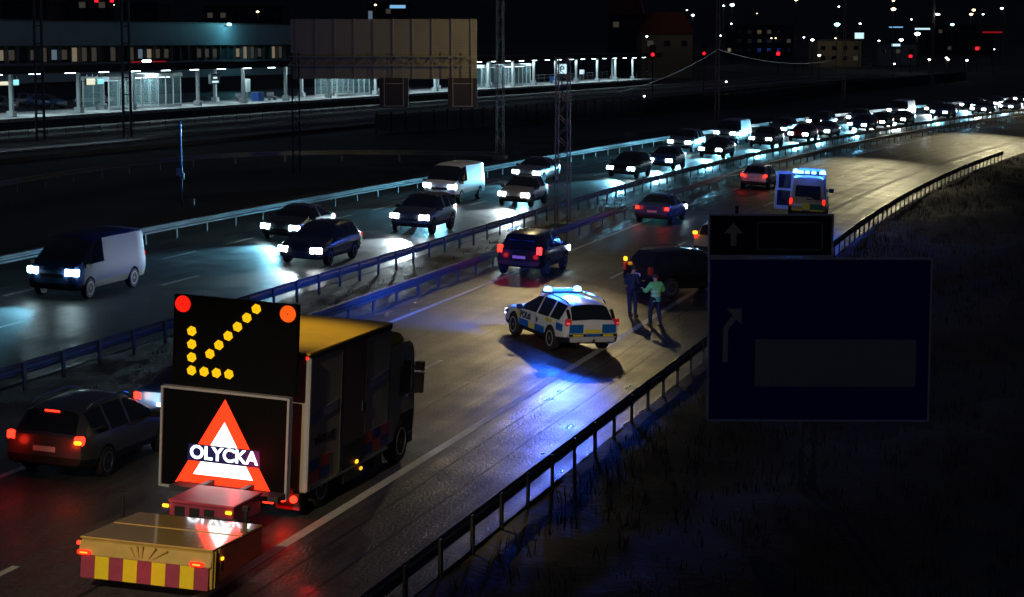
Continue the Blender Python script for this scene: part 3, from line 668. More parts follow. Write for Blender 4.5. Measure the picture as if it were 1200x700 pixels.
MB().use('lilac_stripe').box((1.258, .90, 1.98), (.012, 1.5, .20), 0, 0, R_(5)).build('side_stripe', TR); MB().use('lilac_stripe').box((1.258, 4.0, 2.15), (.012, 1.3, .20), 0, 0, R_(5)).build('side_stripe', TR)
MB().use('galv_dull').box((1.262, BL/2, .52), (.02, BL, .05)).build('bottom_rail', TR)
text('lettering', 'V\u00c4GVAKT', 'dark_letter', .22, TR, (1.256, .97, 1.44), (R_(90), 0, math.pi/2), .004, sx=1.1, bold=.008)
# chassis, wheels, rear gear
MB().use('dark_steel').box((.42, 2.2, .62), (.10, 9.0, .22)).box((-.42, 2.2, .62), (.10, 9.0, .22)).box((0, -1.5, .40), (1.0, 2.6, .16)).box((0, -.9, .58), (2.3, .5, .10)).build('chassis', TR)
for sx in (-1, 1):
    for y in (.95, 5.75): wheel(TR, sx*1.08, y, .48, .30, 8, 'galv_dull')
for c_, d_ in (((1.02, 2.6, .45), (.5, 1.1, .42)), ((-1.02, 3.0, .45), (.5, 1.6, .42)), ((1.12, 4.3, .42), (.2, .5, .5))): MB().use('black_plastic').box(c_, d_).build('tool_box', TR, bevel=.02)
for y, z, k in ((2.78, .50, 'amber'), (3.05, .30, 'amber_dim')): MB().use(k).box((1.29, y, z + .1), (.04, .10, .07)).build('side_marker_lamp', TR, bevel=.01)
for x in (.92, 1.14): MB().use('brake_red').lathe((x, -.30, .42), (0, -1, 0), [(0, .075), (.05, .07), (.06, .03)], 14).build('taillight', TR, smooth=40)
for x in (-.92, -1.14): MB().use('tail_red').lathe((x, -.30, .42), (0, -1, 0), [(0, .075), (.05, .07), (.06, .03)], 14).build('taillight', TR, smooth=40)
for sx in (-1, 1): MB().use('black_plastic').box((sx*1.03, -.22, .40), (.42, .14, .26)).use('cushion_red').box((sx*1.0, -.24, .245), (.5, .05, .10)).build('lamp_bracket', TR)
light('taillight_or_fill_glow', 'POINT', (1.03, -.5, .42), 5, (1, .03, .01), .08, parent=TR)
MB().use('tail_red').box((1.22, -.04, 3.20), (.05, .03, .06)).build('side_marker_lamp', TR)
for x in (-.25, .8): MB().use('brake_red').box((x, -.78, .44), (.22, .05, .07)).build('taillight', TR, bevel=.01)  # red lamps added under the screen to tint the housing
light('taillight_or_fill_glow', 'POINT', (.28, -1.25, 1.1), 9, (1, .04, .06), .1, parent=TR)  # unseen red light added to redden the housing lid
# cab
cb = MB().use('cream_panel').prism([(-1.75/2 - .02, 0), (.86, 0), (.92, .5), (.80, 1.9), (.62, 2.15), (-.895, 2.15)], ((-1.2, 5.78, .52), (0, 1, 0), (0, 0, 1)), (2.4, 0, 0)).build('cab', TR, bevel=.05, smooth=40)
MB().use('glass_dark').prism([(-.32, .0), (.52, .0), (.42, .80), (-.32, .80)], ((1.203, 5.9, 1.52), (0, 1, 0), (0, 0, 1)), (.012, 0, 0)).build('side_window', TR); MB().use('glass_dark').prism([(-.32, .0), (.52, .0), (.42, .80), (-.32, .80)], ((-1.215, 5.9, 1.52), (0, 1, 0), (0, 0, 1)), (.012, 0, 0)).build('side_window', TR)
MB().use('glass_dark').quad((-1.1, 6.70, 1.3), (1.1, 6.70, 1.3), (1.05, 6.615, 2.35), (-1.05, 6.615, 2.35)).build('windscreen', TR)
MB().use('black_plastic').box((1.206, 6.1, .85), (.012, .9, .5)).box((0, 6.6, .45), (2.3, .3, .3)).build('bumper', TR, bevel=.03)
MB().use('yellow_paint').prism([(-.9, 0), (.35, 0), (.1, .22), (-.9, .42)], ((-1.1, 5.8, 2.68), (0, 1, 0), (0, 0, 1)), (2.2, 0, 0)).build('wind_deflector', TR, bevel=.04, smooth=40)
for sx in (-1, 1):
    MB().use('black_plastic').box((sx*1.36, 6.46, 1.72), (.20, .12, .46)).box((sx*1.36, 6.46, 2.10), (.20, .12, .20)).tube((sx*1.2, 6.4, 2.1), (sx*1.34, 6.46, 2.08), .02).tube((sx*1.2, 6.4, 1.46), (sx*1.34, 6.46, 1.5), .02).build('mirror', TR, bevel=.04, smooth=40)
    lamp_part('headlight', TR, 'head_white', (sx*.92, 6.68, .72), (.36, .1, .18))
MB().use('galv_dull').box((1.215, 6.3, 1.47), (.03, .5, .04)).build('window_sill', TR)
light('headlight_beam', 'SPOT', (0, 6.9, .75), 250, (1, .95, .85), .15, parent=TR, spot=80, blend=.8).rotation_euler = (math.pi/2 - R_(5), 0, 0)
# rear mast that carries both boards
MB().use('dark_steel').box((-.8, -.33, 2.2), (.10, .10, 3.6)).box((.8, -.33, 2.2), (.10, .10, 3.6)).box((0, -.33, 2.0), (1.7, .08, .08)).box((0, -.33, .6), (2.3, .12, .12)).build('mast', TR)
# arrow board: local frame in the board's plane
AB = MB().use('board_black').box((-.10, -.52, 3.42), (2.64, .10, 1.80)).build('arrow_board', TR, bevel=.015)
def lampd(x, z, r, k, n, nm):
    o = MB().use(k).lathe((x, -.572, z), (0, -1, 0), [(0, r), (.025, r*.96)], n)
    o.use('board_black').lathe((x, -.594, z), (0, -1, 0), [(0, r*.09), (.006, r*.08)], 8); return o.build(nm, AB)
bx0, bz0, bw, bh = -.10 - 1.32, 3.42 + .90, 2.64, 1.80
def bpos(u, v): return bx0 + u*bw, bz0 - v*bh
for u, v in ((.153, .39), (.156, .535), (.158, .68), (.160, .825), (.262, .825), (.362, .825), (.462, .825), (.305, .622), (.375, .515), (.447, .405), (.52, .296), (.592, .188), (.665, .082)):
    x, z = bpos(u, v); lampd(x, z, .102, 'led_yellow', 6, 'amber_lamp')
x, z = bpos(.075, .10); lampd(x, z, .165, 'led_red', 24, 'warning_lamp')
x, z = bpos(.915, .105); lampd(x, z, .165, 'led_orange', 24, 'warning_lamp')
# warning screen
SW, SH, SZ, SX = 2.72, 2.02, 1.50, -.20
WS = MB().use('board_black').box((SX, -.64, SZ), (SW - .06, .14, SH - .06)).build('warning_screen', TR)
fr = MB().use('frame_alu')
for sx in (-1, 1): fr.box((SX + sx*(SW/2 - .02), -.66, SZ), (.045, .20, SH))
for sz in (-1, 1): fr.box((SX, -.66, SZ + sz*(SH/2 - .02)), (SW - .085, .20, .045))
fr.build('frame', WS, bevel=.008)
def spos(u, v): return SX + (u - .5)*SW, SZ + (.5 - v)*SH
def poly(mb, k, pts, y):
    mb.use(k); q = [spos(*p) for p in pts]; mb.add([(x, y, z) for x, z in q], [tuple(range(len(q)))])
tri = MB(); yy = -.714
# triangle (apex, base) as four bars and two white fields, cut by the dark band that carries the word
A_, B_, C_ = (.50, .075), (.125, .945), (.875, .945)
def edge(v, inset): # left and right u at height v of the triangle shrunk by inset
    f = (v - A_[1])/(B_[1] - A_[1]); return .5 - .375*f + inset, .5 + .375*f - inset
def band(k, v0, v1, i0, y): 
    l0, r0 = edge(v0, i0); l1, r1 = edge(v1, i0); poly(tri, k, [(l0, v0), (r0, v0), (r1, v1), (l1, v1)], y)
vb0, vb1 = .545, .715; ins = .098
# red outer
l, r = edge(vb0, 0); vi = A_[1] + ins/.375*(B_[1] - A_[1])
poly(tri, 'scr_red', [A_, (edge(vi, 0)[1], vi), (.5, vi), (edge(vi, 0)[0], vi)], yy)
l0, r0 = edge(vi, 0); l1, r1 = edge(vb0, 0); il, ir = edge(vb0, ins)
poly(tri, 'scr_red', [(l0, vi), (.5, vi), (il, vb0), (l1, vb0)], yy); poly(tri, 'scr_red', [(.5, vi), (r0, vi), (r1, vb0), (ir, vb0)], yy)
poly(tri, 'scr_white', [(.5, vi), (ir, vb0), (il, vb0)], yy)
l0, r0 = edge(vb1, 0); i0l, i0r = edge(vb1, ins); vq = .845; iql, iqr = edge(vq, ins)
poly(tri, 'scr_white', [(i0l, vb1), (i0r, vb1), (iqr, vq), (iql, vq)], yy)
lq, rq = edge(vq, 0)
poly(tri, 'scr_red', [(l0, vb1), (i0l, vb1), (iql, vq), (lq, vq)], yy); poly(tri, 'scr_red', [(i0r, vb1), (r0, vb1), (rq, vq), (iqr, vq)], yy)
poly(tri, 'scr_red', [(lq, vq), (rq, vq), (C_[0], C_[1]), (B_[0], B_[1])], yy)
poly(tri, 'scr_blue', [(.225, vb0 + .004), (.775, vb0 + .004), (.785, vb1 - .004), (.215, vb1 - .004)], yy + .001)
tri.build('warning_triangle', WS)
x, z = spos(.50, .632); text('lettering', 'OLYCKA', 'scr_letter', .365, WS, (x, -.718, z), (R_(90), 0, 0), .002, sx=1.0, bold=.010)
# crash cushion, hinged behind
CU = MB().use('cushion_side').prism([(.12, .33), (2.60, .33), (2.60, .81), (.12, .96)], ((-1.18, 0, 0), (0, 1, 0), (0, 0, 1)), (2.36, 0, 0)).build('crash_cushion', TR, (.98, -6.55, -.04), (0, 0, R_(3.5)), bevel=.02)
tp = MB().use('cushion_yellow').prism([(-1.2, .10), (1.2, .10), (1.2, 1.44), (-1.2, 1.44)], ((0, 0, .97), (1, 0, 0), (0, 1, -.06)), (0, 0, .035)).prism([(-1.2, 1.49), (1.2, 1.49), (1.19, 2.60), (-1.19, 2.60)], ((0, 0, .97), (1, 0, 0), (0, 1, -.06)), (0, 0, .04)).build('lid', CU, bevel=.012)
MB().use('dark_steel').box((0, 1.465, .885), (2.36, .045, .03)).box((0, 2.63, .81), (2.3, .05, .06)).box((.3, 2.68, .84), (.7, .06, .05)).build('hinge', CU)
rear = MB(); n = 9
for i in range(n):
    w = 2.30/n; rear.use(('cushion_red', 'stripe_yellow')[i % 2]).box((-1.15 + w*(i + .5), .075, .50), (w - .004, .05, .40), 0, 0, R_(-3))
rear.build('striped_panel', CU)
up = MB().use('cushion_side').prism([(.03, .0), (.12, .0), (.12, .22), (.10, .23)], ((-1.19, 0, .70), (0, 1, 0), (0, 0, 1)), (2.38, 0, 0)).build('rear_flap', CU, bevel=.012)
fo = MB().use('cushion_side')
for k in range(5): fo.tube((1.185 + .018*(k % 2), .10 + .085*k, .32), (1.185 + .018*(k % 2), .12 + .085*k, .955), .022, n=6)
for x_, dx_, l_ in ((-.16, -.10, .17), (-.09, -.05, .20), (-.04, .0, .21), (.08, .12, .20), (.15, .26, .17)): fo.tube((x_, .035, .74), (x_ + dx_, .05, .74 + l_), .010, .018, n=6)
for k in range(3): fo.box((0, .15 + .05*k, .952 + .004*k), (2.36, .018, .02))
fo.build('fabric_fold', CU, smooth=50)
for x, z in ((-1.08, .745), (.95, .745)):
    fm = MB().use('tail_red').box((x, .015, z), (.25, .03, .085)).build('taillight', CU, bevel=.03)
    MB().use('scr_white').box((x, -.004, z), (.15, .012, .03)).build('lens', CU, bevel=.005) if False else MB().use('amber_dim').box((x, -.004, z), (.14, .012, .028)).build('lens_bar', CU, bevel=.005)
MB().use('brake_red').box((-1.25, .18, .86), (.05, .05, .06)).build('side_marker_lamp', CU); MB().use('amber').box((1.225, .50, .76), (.03, .07, .045)).build('side_marker_lamp', CU)
MB().use('dark_letter').box((1.185, .62, .62), (.006, .10, .22)).build('warning_label', CU)
light('taillight_or_fill_glow', 'POINT', (0, -.25, .5), .8, (1, .03, .02), .2, parent=CU)
light('taillight_or_fill_glow', 'POINT', (2.3, 1.9, .25), 2.5, (1, .02, .02), .2, parent=CU)  # red light added beside the cushion to redden the road
# hinge housing under the screen, with two amber lamps
HB = MB().use('cushion_red').box((.28, -2.1, .56), (1.30, 1.3, .34)).build('hinge_housing', TR, bevel=.02)
MB().use('housing_redlit').box((.28, -2.1, .755), (1.34, 1.34, .05)).build('lid', HB, bevel=.01)  # lid colour carries the painted red glow
bk = MB().use('black_plastic')
for x in (-.15, .15, .45): bk.box((x, -2.76, .55), (.2, .02, .22))
bk.box((.5, -3.4, .45), (.3, 1.6, .18)).box((1.0, -2.9, .5), (.5, .5, .08)).build('drawbar', HB)
for x in (-.42, .86): MB().use('amber').box((x, -2.80, .66), (.12, .05, .06)).build('amber_lamp', HB, bevel=.01)
for x in (-.9, 1.55): MB().use('black_plastic').tube((x, -3.6, .55), (x, -3.6, .98), .04).box((x, -3.6, 1.0), (.12, .1, .08)).build('work_lamp', HB)
# ------------------------------------------------------------------ people
def skin_mesh(name, joints, bones, mk, parent=None, sub=2, root=0, loc=None):
    me = bpy.data.meshes.new(name); keys = list(joints); me.from_pydata([joints[k][0] for k in keys], [(keys.index(a), keys.index(b)) for a, b in bones], [])
    o = bpy.data.objects.new(name, me); COL.objects.link(o); sk = o.modifiers.new('skin', 'SKIN'); sk.use_smooth_shade = True
    for i, k in enumerate(keys):
        r = joints[k][1]; me.skin_vertices[0].data[i].radius = r if isinstance(r, tuple) else (r, r); me.skin_vertices[0].data[i].use_root = (i == root)
    sb = o.modifiers.new('smooth', 'SUBSURF'); sb.levels = sub; sb.render_levels = sub
    m2 = bpy.data.meshes.new_from_object(o.evaluated_get(bpy.context.evaluated_depsgraph_get())); o.modifiers.clear(); o.data = m2; m2.name = name
    m2.materials.clear(); m2.materials.append(M[mk])
    m2.polygons.foreach_set('material_index', [0]*len(m2.polygons)); m2.polygons.foreach_set('use_smooth', [True]*len(m2.polygons))
    if parent: o.parent = parent
    if loc: o.location = loc
    return o
def person(x, y, rz, label, pose, jacket, trousers, extra=None):
    root = empty('person', (x, y, hxy(x, y)), rz, label, 'person', 'people standing by the black car')
    V3 = Vector; P = {k: V3(v) for k, v in pose.items()}
    J = {'pelvis': (P['pelvis'], (.135, .105)), 'waist': (P['pelvis'].lerp(P['chest'], .45), (.125, .10)), 'chest': (P['chest'], (.15, .11)), 'neck': (P['neck'], .055), 'head': (P['neck'].lerp(P['head'], .55), .075), 'crown': (P['head'], (.082, .095))}
    B = [('pelvis', 'waist'), ('waist', 'chest'), ('chest', 'neck'), ('neck', 'head'), ('head', 'crown')]
    for sd in 'lr':
        J['sh' + sd] = (P['sh' + sd], .062); J['el' + sd] = (P['el' + sd], .045); J['wr' + sd] = (P['wr' + sd], .030)
        J['hip' + sd] = (P['hip' + sd], .092); J['kn' + sd] = (P['kn' + sd], .060); J['an' + sd] = (P['an' + sd], .042); J['toe' + sd] = (P['an' + sd] + V3((0, .17, -.05)), .036)
        B += [('chest', 'sh' + sd), ('sh' + sd, 'el' + sd), ('el' + sd, 'wr' + sd), ('pelvis', 'hip' + sd), ('hip' + sd, 'kn' + sd), ('kn' + sd, 'an' + sd), ('an' + sd, 'toe' + sd)]
        # palm, thumb and four fingers, slightly curled
        w = P['wr' + sd]; dv = (w - P['el' + sd]).normalized(); side = dv.cross(V3((0, 0, 1))); side = side.normalized() if side.length > .1 else V3((1, 0, 0)); cu = dv.cross(side)*.35
        pk = 'pm' + sd; J[pk] = (w + dv*.07, (.036, .020)); B.append(('wr' + sd, pk))
        for i, (o, ln) in enumerate(((-.030, .066), (-.010, .078), (.010, .074), (.030, .058))):
            a = 'f%d%s' % (i, sd); J[a] = (w + dv*.10 + side*o, .011); J[a + 'm'] = (w + dv*(.10 + ln*.5) + side*o*1.1 + cu*.03, .010); J[a + 't'] = (w + dv*(.10 + ln*.9) + side*o*1.1 + cu*.09, .008)
            B += [(pk, a), (a, a + 'm'), (a + 'm', a + 't')]
        J['th' + sd] = (w + dv*.05 + side*.045, .012); J['tt' + sd] = (w + dv*.095 + side*.062 + cu*.03, .010); B += [(pk, 'th' + sd), ('th' + sd, 'tt' + sd)]
    b = skin_mesh('body', J, B, 'skin', root)
    # face: nose, brow line, ears as displacements added to the same mesh, then hair
    hd = P['head']; fwd = (pose.get('look') and V3(pose['look']).normalized()) or V3((0, 1, 0)); rt = fwd.cross(V3((0, 0, 1))).normalized()
    fc = MB().use('skin').lathe(hd + fwd*.085 - V3((0, 0, .03)), fwd, [(0, .016), (.022, .010)], 8)
    for s_ in (-1, 1): fc.box(hd + rt*s_*.088 - V3((0, 0, .02)), (.02, .035, .055))
    fc.use('hair')
    for s_ in (-1, 1): fc.lathe(hd + fwd*.090 + rt*s_*.032 + V3((0, 0, -.002)), fwd, [(0, .010), (.006, .007)], 8)
    fc.box(hd + fwd*.090 - V3((0, 0, .072)), (.04, .012, .008)).build('face', root)
    hb = bmesh.new(); bmesh.ops.create_icosphere(hb, subdivisions=3, radius=.104)
    for v in hb.verts:
        v.co.z *= 1.05
    geo = [v for v in hb.verts if v.co.dot(fwd) > .045 and v.co.z < .05 or v.co.z < -.055]
    bmesh.ops.delete(hb, geom=geo, context='VERTS'); hm = bpy.data.meshes.new('hair'); hb.to_mesh(hm); hb.free(); hm.materials.append(M['hair']); hm.polygons.foreach_set('use_smooth', [True]*len(hm.polygons))
    ho = bpy.data.objects.new('hair', hm); COL.objects.link(ho); ho.parent = root; ho.location = hd + V3((0, 0, .012))
    def grow(ks, g): return {k: (J[k][0], tuple(q + g for q in J[k][1]) if isinstance(J[k][1], tuple) else J[k][1] + g) for k in ks}
    tk = ['pelvis', 'hipl', 'knl', 'anl', 'hipr', 'knr', 'anr']
    T = grow(tk, .018); T['anl'] = (T['anl'][0] + V3((0, 0, .03)), .062); T['anr'] = (T['anr'][0] + V3((0, 0, .03)), .062)
    skin_mesh('trousers', T, [('pelvis', 'hipl'), ('hipl', 'knl'), ('knl', 'anl'), ('pelvis', 'hipr'), ('hipr', 'knr'), ('knr', 'anr')], trousers, root)
    jk = ['chest', 'waist', 'pelvis', 'shl', 'ell', 'wrl', 'shr', 'elr', 'wrr']; A = grow(jk, .038); A['wrl'] = (P['wrl'].lerp(P['ell'], .12), .05); A['wrr'] = (P['wrr'].lerp(P['elr'], .12), .05); A['hem'] = (P['pelvis'] + V3((0, 0, -.10)), (.165, .135)); A['collar'] = (P['neck'] + V3((0, 0, -.02)), .075)
    jo = skin_mesh('jacket', A, [('chest', 'waist'), ('waist', 'pelvis'), ('pelvis', 'hem'), ('chest', 'collar'), ('chest', 'shl'), ('shl', 'ell'), ('ell', 'wrl'), ('chest', 'shr'), ('shr', 'elr'), ('elr', 'wrr')], jacket, root)
    for sd in 'lr':
        a = P['an' + sd]; MB().use('boot').box(a + V3((0, .06, -.055)), (.095, .27, .075)).box(a + V3((0, -.01, .03)), (.10, .12, .13)).build('boot', root, bevel=.03, smooth=50)
    if extra: extra(root, P)
    return root
STAND = dict(pelvis=(0, 0, .95), chest=(0, .02, 1.30), neck=(0, .03, 1.48), head=(0, .06, 1.655), shl=(-.19, .01, 1.41), shr=(.19, .01, 1.41), ell=(-.27, .02, 1.13), elr=(.27, .02, 1.13), wrl=(-.24, .22, 1.06), wrr=(.24, .22, 1.06),
             hipl=(-.10, 0, .90), hipr=(.10, 0, .90), knl=(-.12, .03, .50), knr=(.12, .03, .50), anl=(-.13, 0, .09), anr=(.13, 0, .09), look=(0, 1, -.1))
p1 = dict(STAND, wrl=(-.10, .30, 1.18), wrr=(.20, .34, 1.20), head=(.03, .10, 1.64), anl=(-.11, .05, .09))
person(4.10, 70.9, R_(-35), 'person in dark navy clothes standing beside the corner of the black suv', p1, 'navy_cloth', 'navy_cloth')
def vest(root, P):
    mb = MB().use('reflex')
    for z in (1.02, 1.16): mb.lathe((0, .01, z), (0, 0, 1), [(0, .176), (.045, .178)], 20)
    o = mb.build('reflective_band', root, smooth=40); o.scale = (1, .82, 1)
    MB().use('hivis_blue').lathe((0, .01, .84), (0, 0, 1), [(0, .178), (.15, .172)], 20).build('jacket_hem', root, smooth=40)
    MB().use('panel_red').box(P['head'] + Vector((.02, -.085, .0)), (.08, .03, .06)).build('headset', root, bevel=.01)
p2 = dict(STAND, ell=(-.33, .10, 1.16), wrl=(-.30, .34, 1.24), elr=(.33, .06, 1.16), wrr=(.26, .30, 1.22), anl=(-.12, .16, .09), knl=(-.13, .14, .50), anr=(.13, -.10, .09), look=(-.2, 1, 0))
person(4.78, 68.9, R_(25), 'person in green high visibility jacket standing with back turned near the black suv', p2, 'hivis', 'navy_cloth', vest)

# ------------------------------------------------------------------ the big blue direction sign on its lattice post
SG = empty('road_sign', (6.68, 46.2, hxy(6.68, 46.2)), -R_(1), 'large dark blue direction sign with a grey patch and a smaller black panel on top', 'road sign')
BW, BH, BZ = 4.88, 3.60, 3.42     # lower panel
cx = .17
def panel(nm, k, c, w, h, fr=.045):
    o = MB().use(k).box((c[0], 0, c[1]), (w, .05, h)).build(nm, SG)
    f = MB().use('sign_frame')
    for sx in (-1, 1): f.box((c[0] + sx*(w/2 + fr/2), -.004, c[1]), (fr, .075, h + 2*fr))
    for sz in (-1, 1): f.box((c[0], -.004, c[1] + sz*(h/2 + fr/2)), (w, .075, fr))
    f.build('frame', o, bevel=.006); return o
lo = panel('lower_panel', 'sign_blue', (cx, BZ), BW, BH)
x0, z0 = cx - BW/2, BZ + BH/2
def arrow(mb, pts, y=-.028): mb.use('sign_white').prism(pts, ((0, y, 0), (1, 0, 0), (0, 0, 1)), (0, .0015, 0))
def q(u, v): return (x0 + u*BW, z0 - v*BH)
ar = MB()
# bent arrow: stem, curve, head
inner, outer = [], []
for i in range(9):
    a = R_(180 - 10*i*.75*1.0); ccx, ccz = x0 + .115*BW, z0 - .45*BH
    outer.append((ccx + math.cos(a)*.265, ccz + math.sin(a)*.265*1.1)); inner.append((ccx + math.cos(a)*.15, ccz + math.sin(a)*.15*1.1))
outer.append(q(.098, .352)); inner.append(q(.124, .366))
stem = [(outer[0][0], z0 - .64*BH)] + outer + inner[::-1] + [(inner[0][0], z0 - .64*BH)]
arrow(ar, stem); arrow(ar, [q(.075, .305), q(.145, .305), q(.145, .405)], -.0292)
ar.build('arrow', lo)
MB().use('sign_patch').box((x0 + .576*BW, -.028, z0 - .644*BH), (.735*BW, .012, .295*BH)).build('cover_patch', lo)
UW, UH = 2.68, .87; uc = (x0 + UW/2 - .01, z0 + .105 + UH/2)
up = panel('upper_panel', 'sign_black', uc, UW, UH)
ux, uz = uc[0] - UW/2, uc[1] + UH/2
au = MB(); P_ = lambda u, v: (ux + u*UW, uz - v*UH)
au.use('sign_white').prism([P_(.17, .44), P_(.19, .32), P_(.19, .44)], ((0, -.028, 0), (1, 0, 0), (0, 0, 1)), (0, .0015, 0)) if False else None
arrow(au, [P_(.11, .45), P_(.19, .18), P_(.275, .45), P_(.217, .45), P_(.217, .77), P_(.168, .77), P_(.168, .45)]); au.build('arrow', up)
fr = MB().use('sign_patch')
fx0, fx1, fz0, fz1 = ux + .39*UW, ux + .925*UW, uz - .17*UH, uz - .86*UH
for z in (fz0, fz1): fr.box(((fx0 + fx1)/2, -.028, z), (fx1 - fx0, .006, .022))
for x in (fx0, fx1): fr.box((x, -.028, (fz0 + fz1)/2), (.022, .006, fz0 - fz1 - .022))
fr.build('border', up)
ps = MB().use('galv_dull')
for dx in (-.15, .15):
    for dy in (.15, .45): ps.tube((dx, dy, -.3), (dx, dy, 6.0), .035)
for k in range(12): ps.tube((-.15, .15, .45*k), (.15, .15, .45*k + .45), .012, n=5).tube((-.15, .45, .45*k + .45), (.15, .45, .45*k), .012, n=5)
ps.build('post', SG)
br = MB().use('dark_steel')
for z in (1.9, 3.0, 4.2): br.box((cx, .08, z), (4.6, .06, .08))
for x in (uc[0] - .75, uc[0] + .42): br.box((x, .08, uc[1] + .1), (.07, .06, 1.1))
br.build('bracket', SG)

# ------------------------------------------------------------------ overhead sign gantry, seen from behind
GT = empty('sign_gantry', (-8.05, 132, hxy(-8.05, 132)), -R_(4), 'back of a wide ribbed overhead sign gantry carrying two small lane signs', 'gantry')
gz = GT.location.z
def gx(px): return (px - 450)*132.0/2450
def gh(py): return 9.4 - (py - 48)*132.3/2450 - gz
w = gx(559) - gx(341); zt, zb = gh(23), gh(92); xc = (gx(559) + gx(341))/2
MB().use('gantry_back').box((xc, .0, (zt + zb)/2), (w, .06, zt - zb)).build('back_panel', GT)
sl = MB().use('gantry_rib'); k = zb + .12
while k < zt - .05: sl.box((xc, -.04, k), (w - .02, .02, .03)); k += .17
sl.build('slat', GT)
for i in range(10):
    x = gx(341) + .35 + (w - .7)*i/9; MB().use('gantry_rib').box((x, -.09, (zt + zb)/2), (.07, .08, zt - zb + .04)).build('rib', GT)
tr = MB().use('gantry_rib')
for z in (gh(66), gh(76)):
    for y in (-.25, -.95): tr.box((xc, y, z), (w, .07, .07))
nb = 22
for i in range(nb):
    a, b = xc - w/2 + w*i/nb, xc - w/2 + w*(i + 1)/nb; z0_, z1_ = (gh(66), gh(76)) if i % 2 else (gh(76), gh(66))
    for y in (-.25, -.95): tr.tube((a, y, z0_), (b, y, z1_), .025, n=5)
    tr.tube((a, -.25, gh(66)), (a, -.95, gh(66)), .02, n=4)
tr.build('truss', GT)
for pa, pb, k in ((446, 480, 'sign_back_dark'), (526, 560, 'sign_back_dark')):
    o = MB().use(k).box(((gx(pa) + gx(pb))/2, -.5, gh(108)), (gx(pb) - gx(pa), .14, gh(91) - gh(125.5))).build('lane_sign', GT, bevel=.02)
    f = MB().use('gantry_rib')
    for x in (gx(pa) + .32, gx(pb) - .32): f.box((x, -.62, gh(92)), (.05, .05, gh(60) - gh(124)))
    f.box(((gx(pa) + gx(pb))/2, -.65, gh(97)), (1.3, .04, .05)).box(((gx(pa) + gx(pb))/2, -.65, gh(123)), (1.3, .04, .05)).build('hanger', o)
lg = MB().use('black_plastic')
for dx in (-.22, .22): lg.tube((gx(348) + dx, -.6, -.3), (gx(348) + dx, -.6, gh(62)), .055, n=6)
for k in range(8): lg.tube((gx(348) - .22*(-1)**k, -.6, .6*k), (gx(348) + .22*(-1)**k, -.6, .6*k + .6), .025, n=5)
lg.build('leg', GT)

# ------------------------------------------------------------------ masts
def mast(x, y, h, w, label, name='lattice_mast', mk='rust_steel', st=.9, z0=0, cat='mast', w1=None):
    o = MB().use(mk); lattice(o, h, w, w1 or w*.8, st)
    o.use('concrete').box((0, 0, -.1), (w + .4, w + .4, .5))
    b = o.build(name, None, (x, y, hxy(x, y)), (0, 0, -PSI)); return tag(b, label, cat)
mx_, my_ = rd(41, 10.3)
mast(mx_, my_, 8.1, .62, 'square rust brown lattice mast standing in the median between both guardrails', st=.55, w1=.56)
mast(-.84, 147.86, 15, .50, 'thin lattice mast behind the far guardrail, just right of the sign gantry', w1=.4, st=.8)
for x, y, lb in ((19.45, 199, 'slim dark catenary mast rising beyond the far guardrail near the station end'), (40.07, 253.9, 'catenary mast with a crossbar beyond the oncoming queue'), (62.5, 312.7, 'tall mast with a lamp on it beyond the far end of the queue'), (84.8, 363, 'farthest thin mast of the row, beside the red light streak')):
    o = MB().use('rust_steel').tube((-.18, 0, -.2), (-.10, 0, 17), .06, n=6).tube((.18, 0, -.2), (.10, 0, 17), .06, n=6)
    for k in range(17): o.tube((-.16, 0, k), (.16, 0, k + 1), .025, n=4)
    if x == 40.07: o.use('galv_dull').box((.2, 0, 5.1), (6.4, .12, .12)).tube((3.1, 0, 5.1), (3.1, 0, 5.5), .08)
    if x == 62.5: o.use('lamp_cool').lathe((.6, 0, 12.2), (0, 0, -1), [(0, .25), (.12, .35), (.2, .2)], 10).use('galv').box((.3, 0, 12.2), (.6, .06, .06))
    tag(o.build('catenary_mast', None, (x, y, hxy(x, y))), lb, 'mast', 'masts beyond the oncoming road')
for x, y, h, lb in ((-31.8, 173.3, 17, 'broad dark double mast standing before the station platform'), (-37.8, 168, 15, 'dark mast near the left edge before the station')):
    o = MB().use('dark_steel').tube((-.32, 0, -.2), (-.25, 0, h), .11, n=8).tube((.32, 0, -.2), (.25, 0, h), .11, n=8)
    for k in range(int(h/1.4)): o.box((0, 0, 1 + 1.4*k), (.6, .05, .08))
    tag(o.build('catenary_mast', None, (x, y, 1.2)), lb, 'mast', 'masts by the railway')
bp_ = empty('signal_post', (-16.65, 105.2, 1.2), 0, 'blue painted post with grey boxes on it in the dark field beyond the far guardrail', 'post')
MB().use('livery_blue').tube((0, 0, -.1), (0, 0, 4.25), .055).build('pole', bp_)
MB().use('galv').box((-.06, -.09, 1.65), (.30, .18, .38)).box((.06, -.1, 1.45), (.20, .2, .34)).build('cabinet', bp_, bevel=.02)
MB().use('galv').box((.5, 0, .12), (.3, .3, .36)).build('base_box', bp_, bevel=.02)
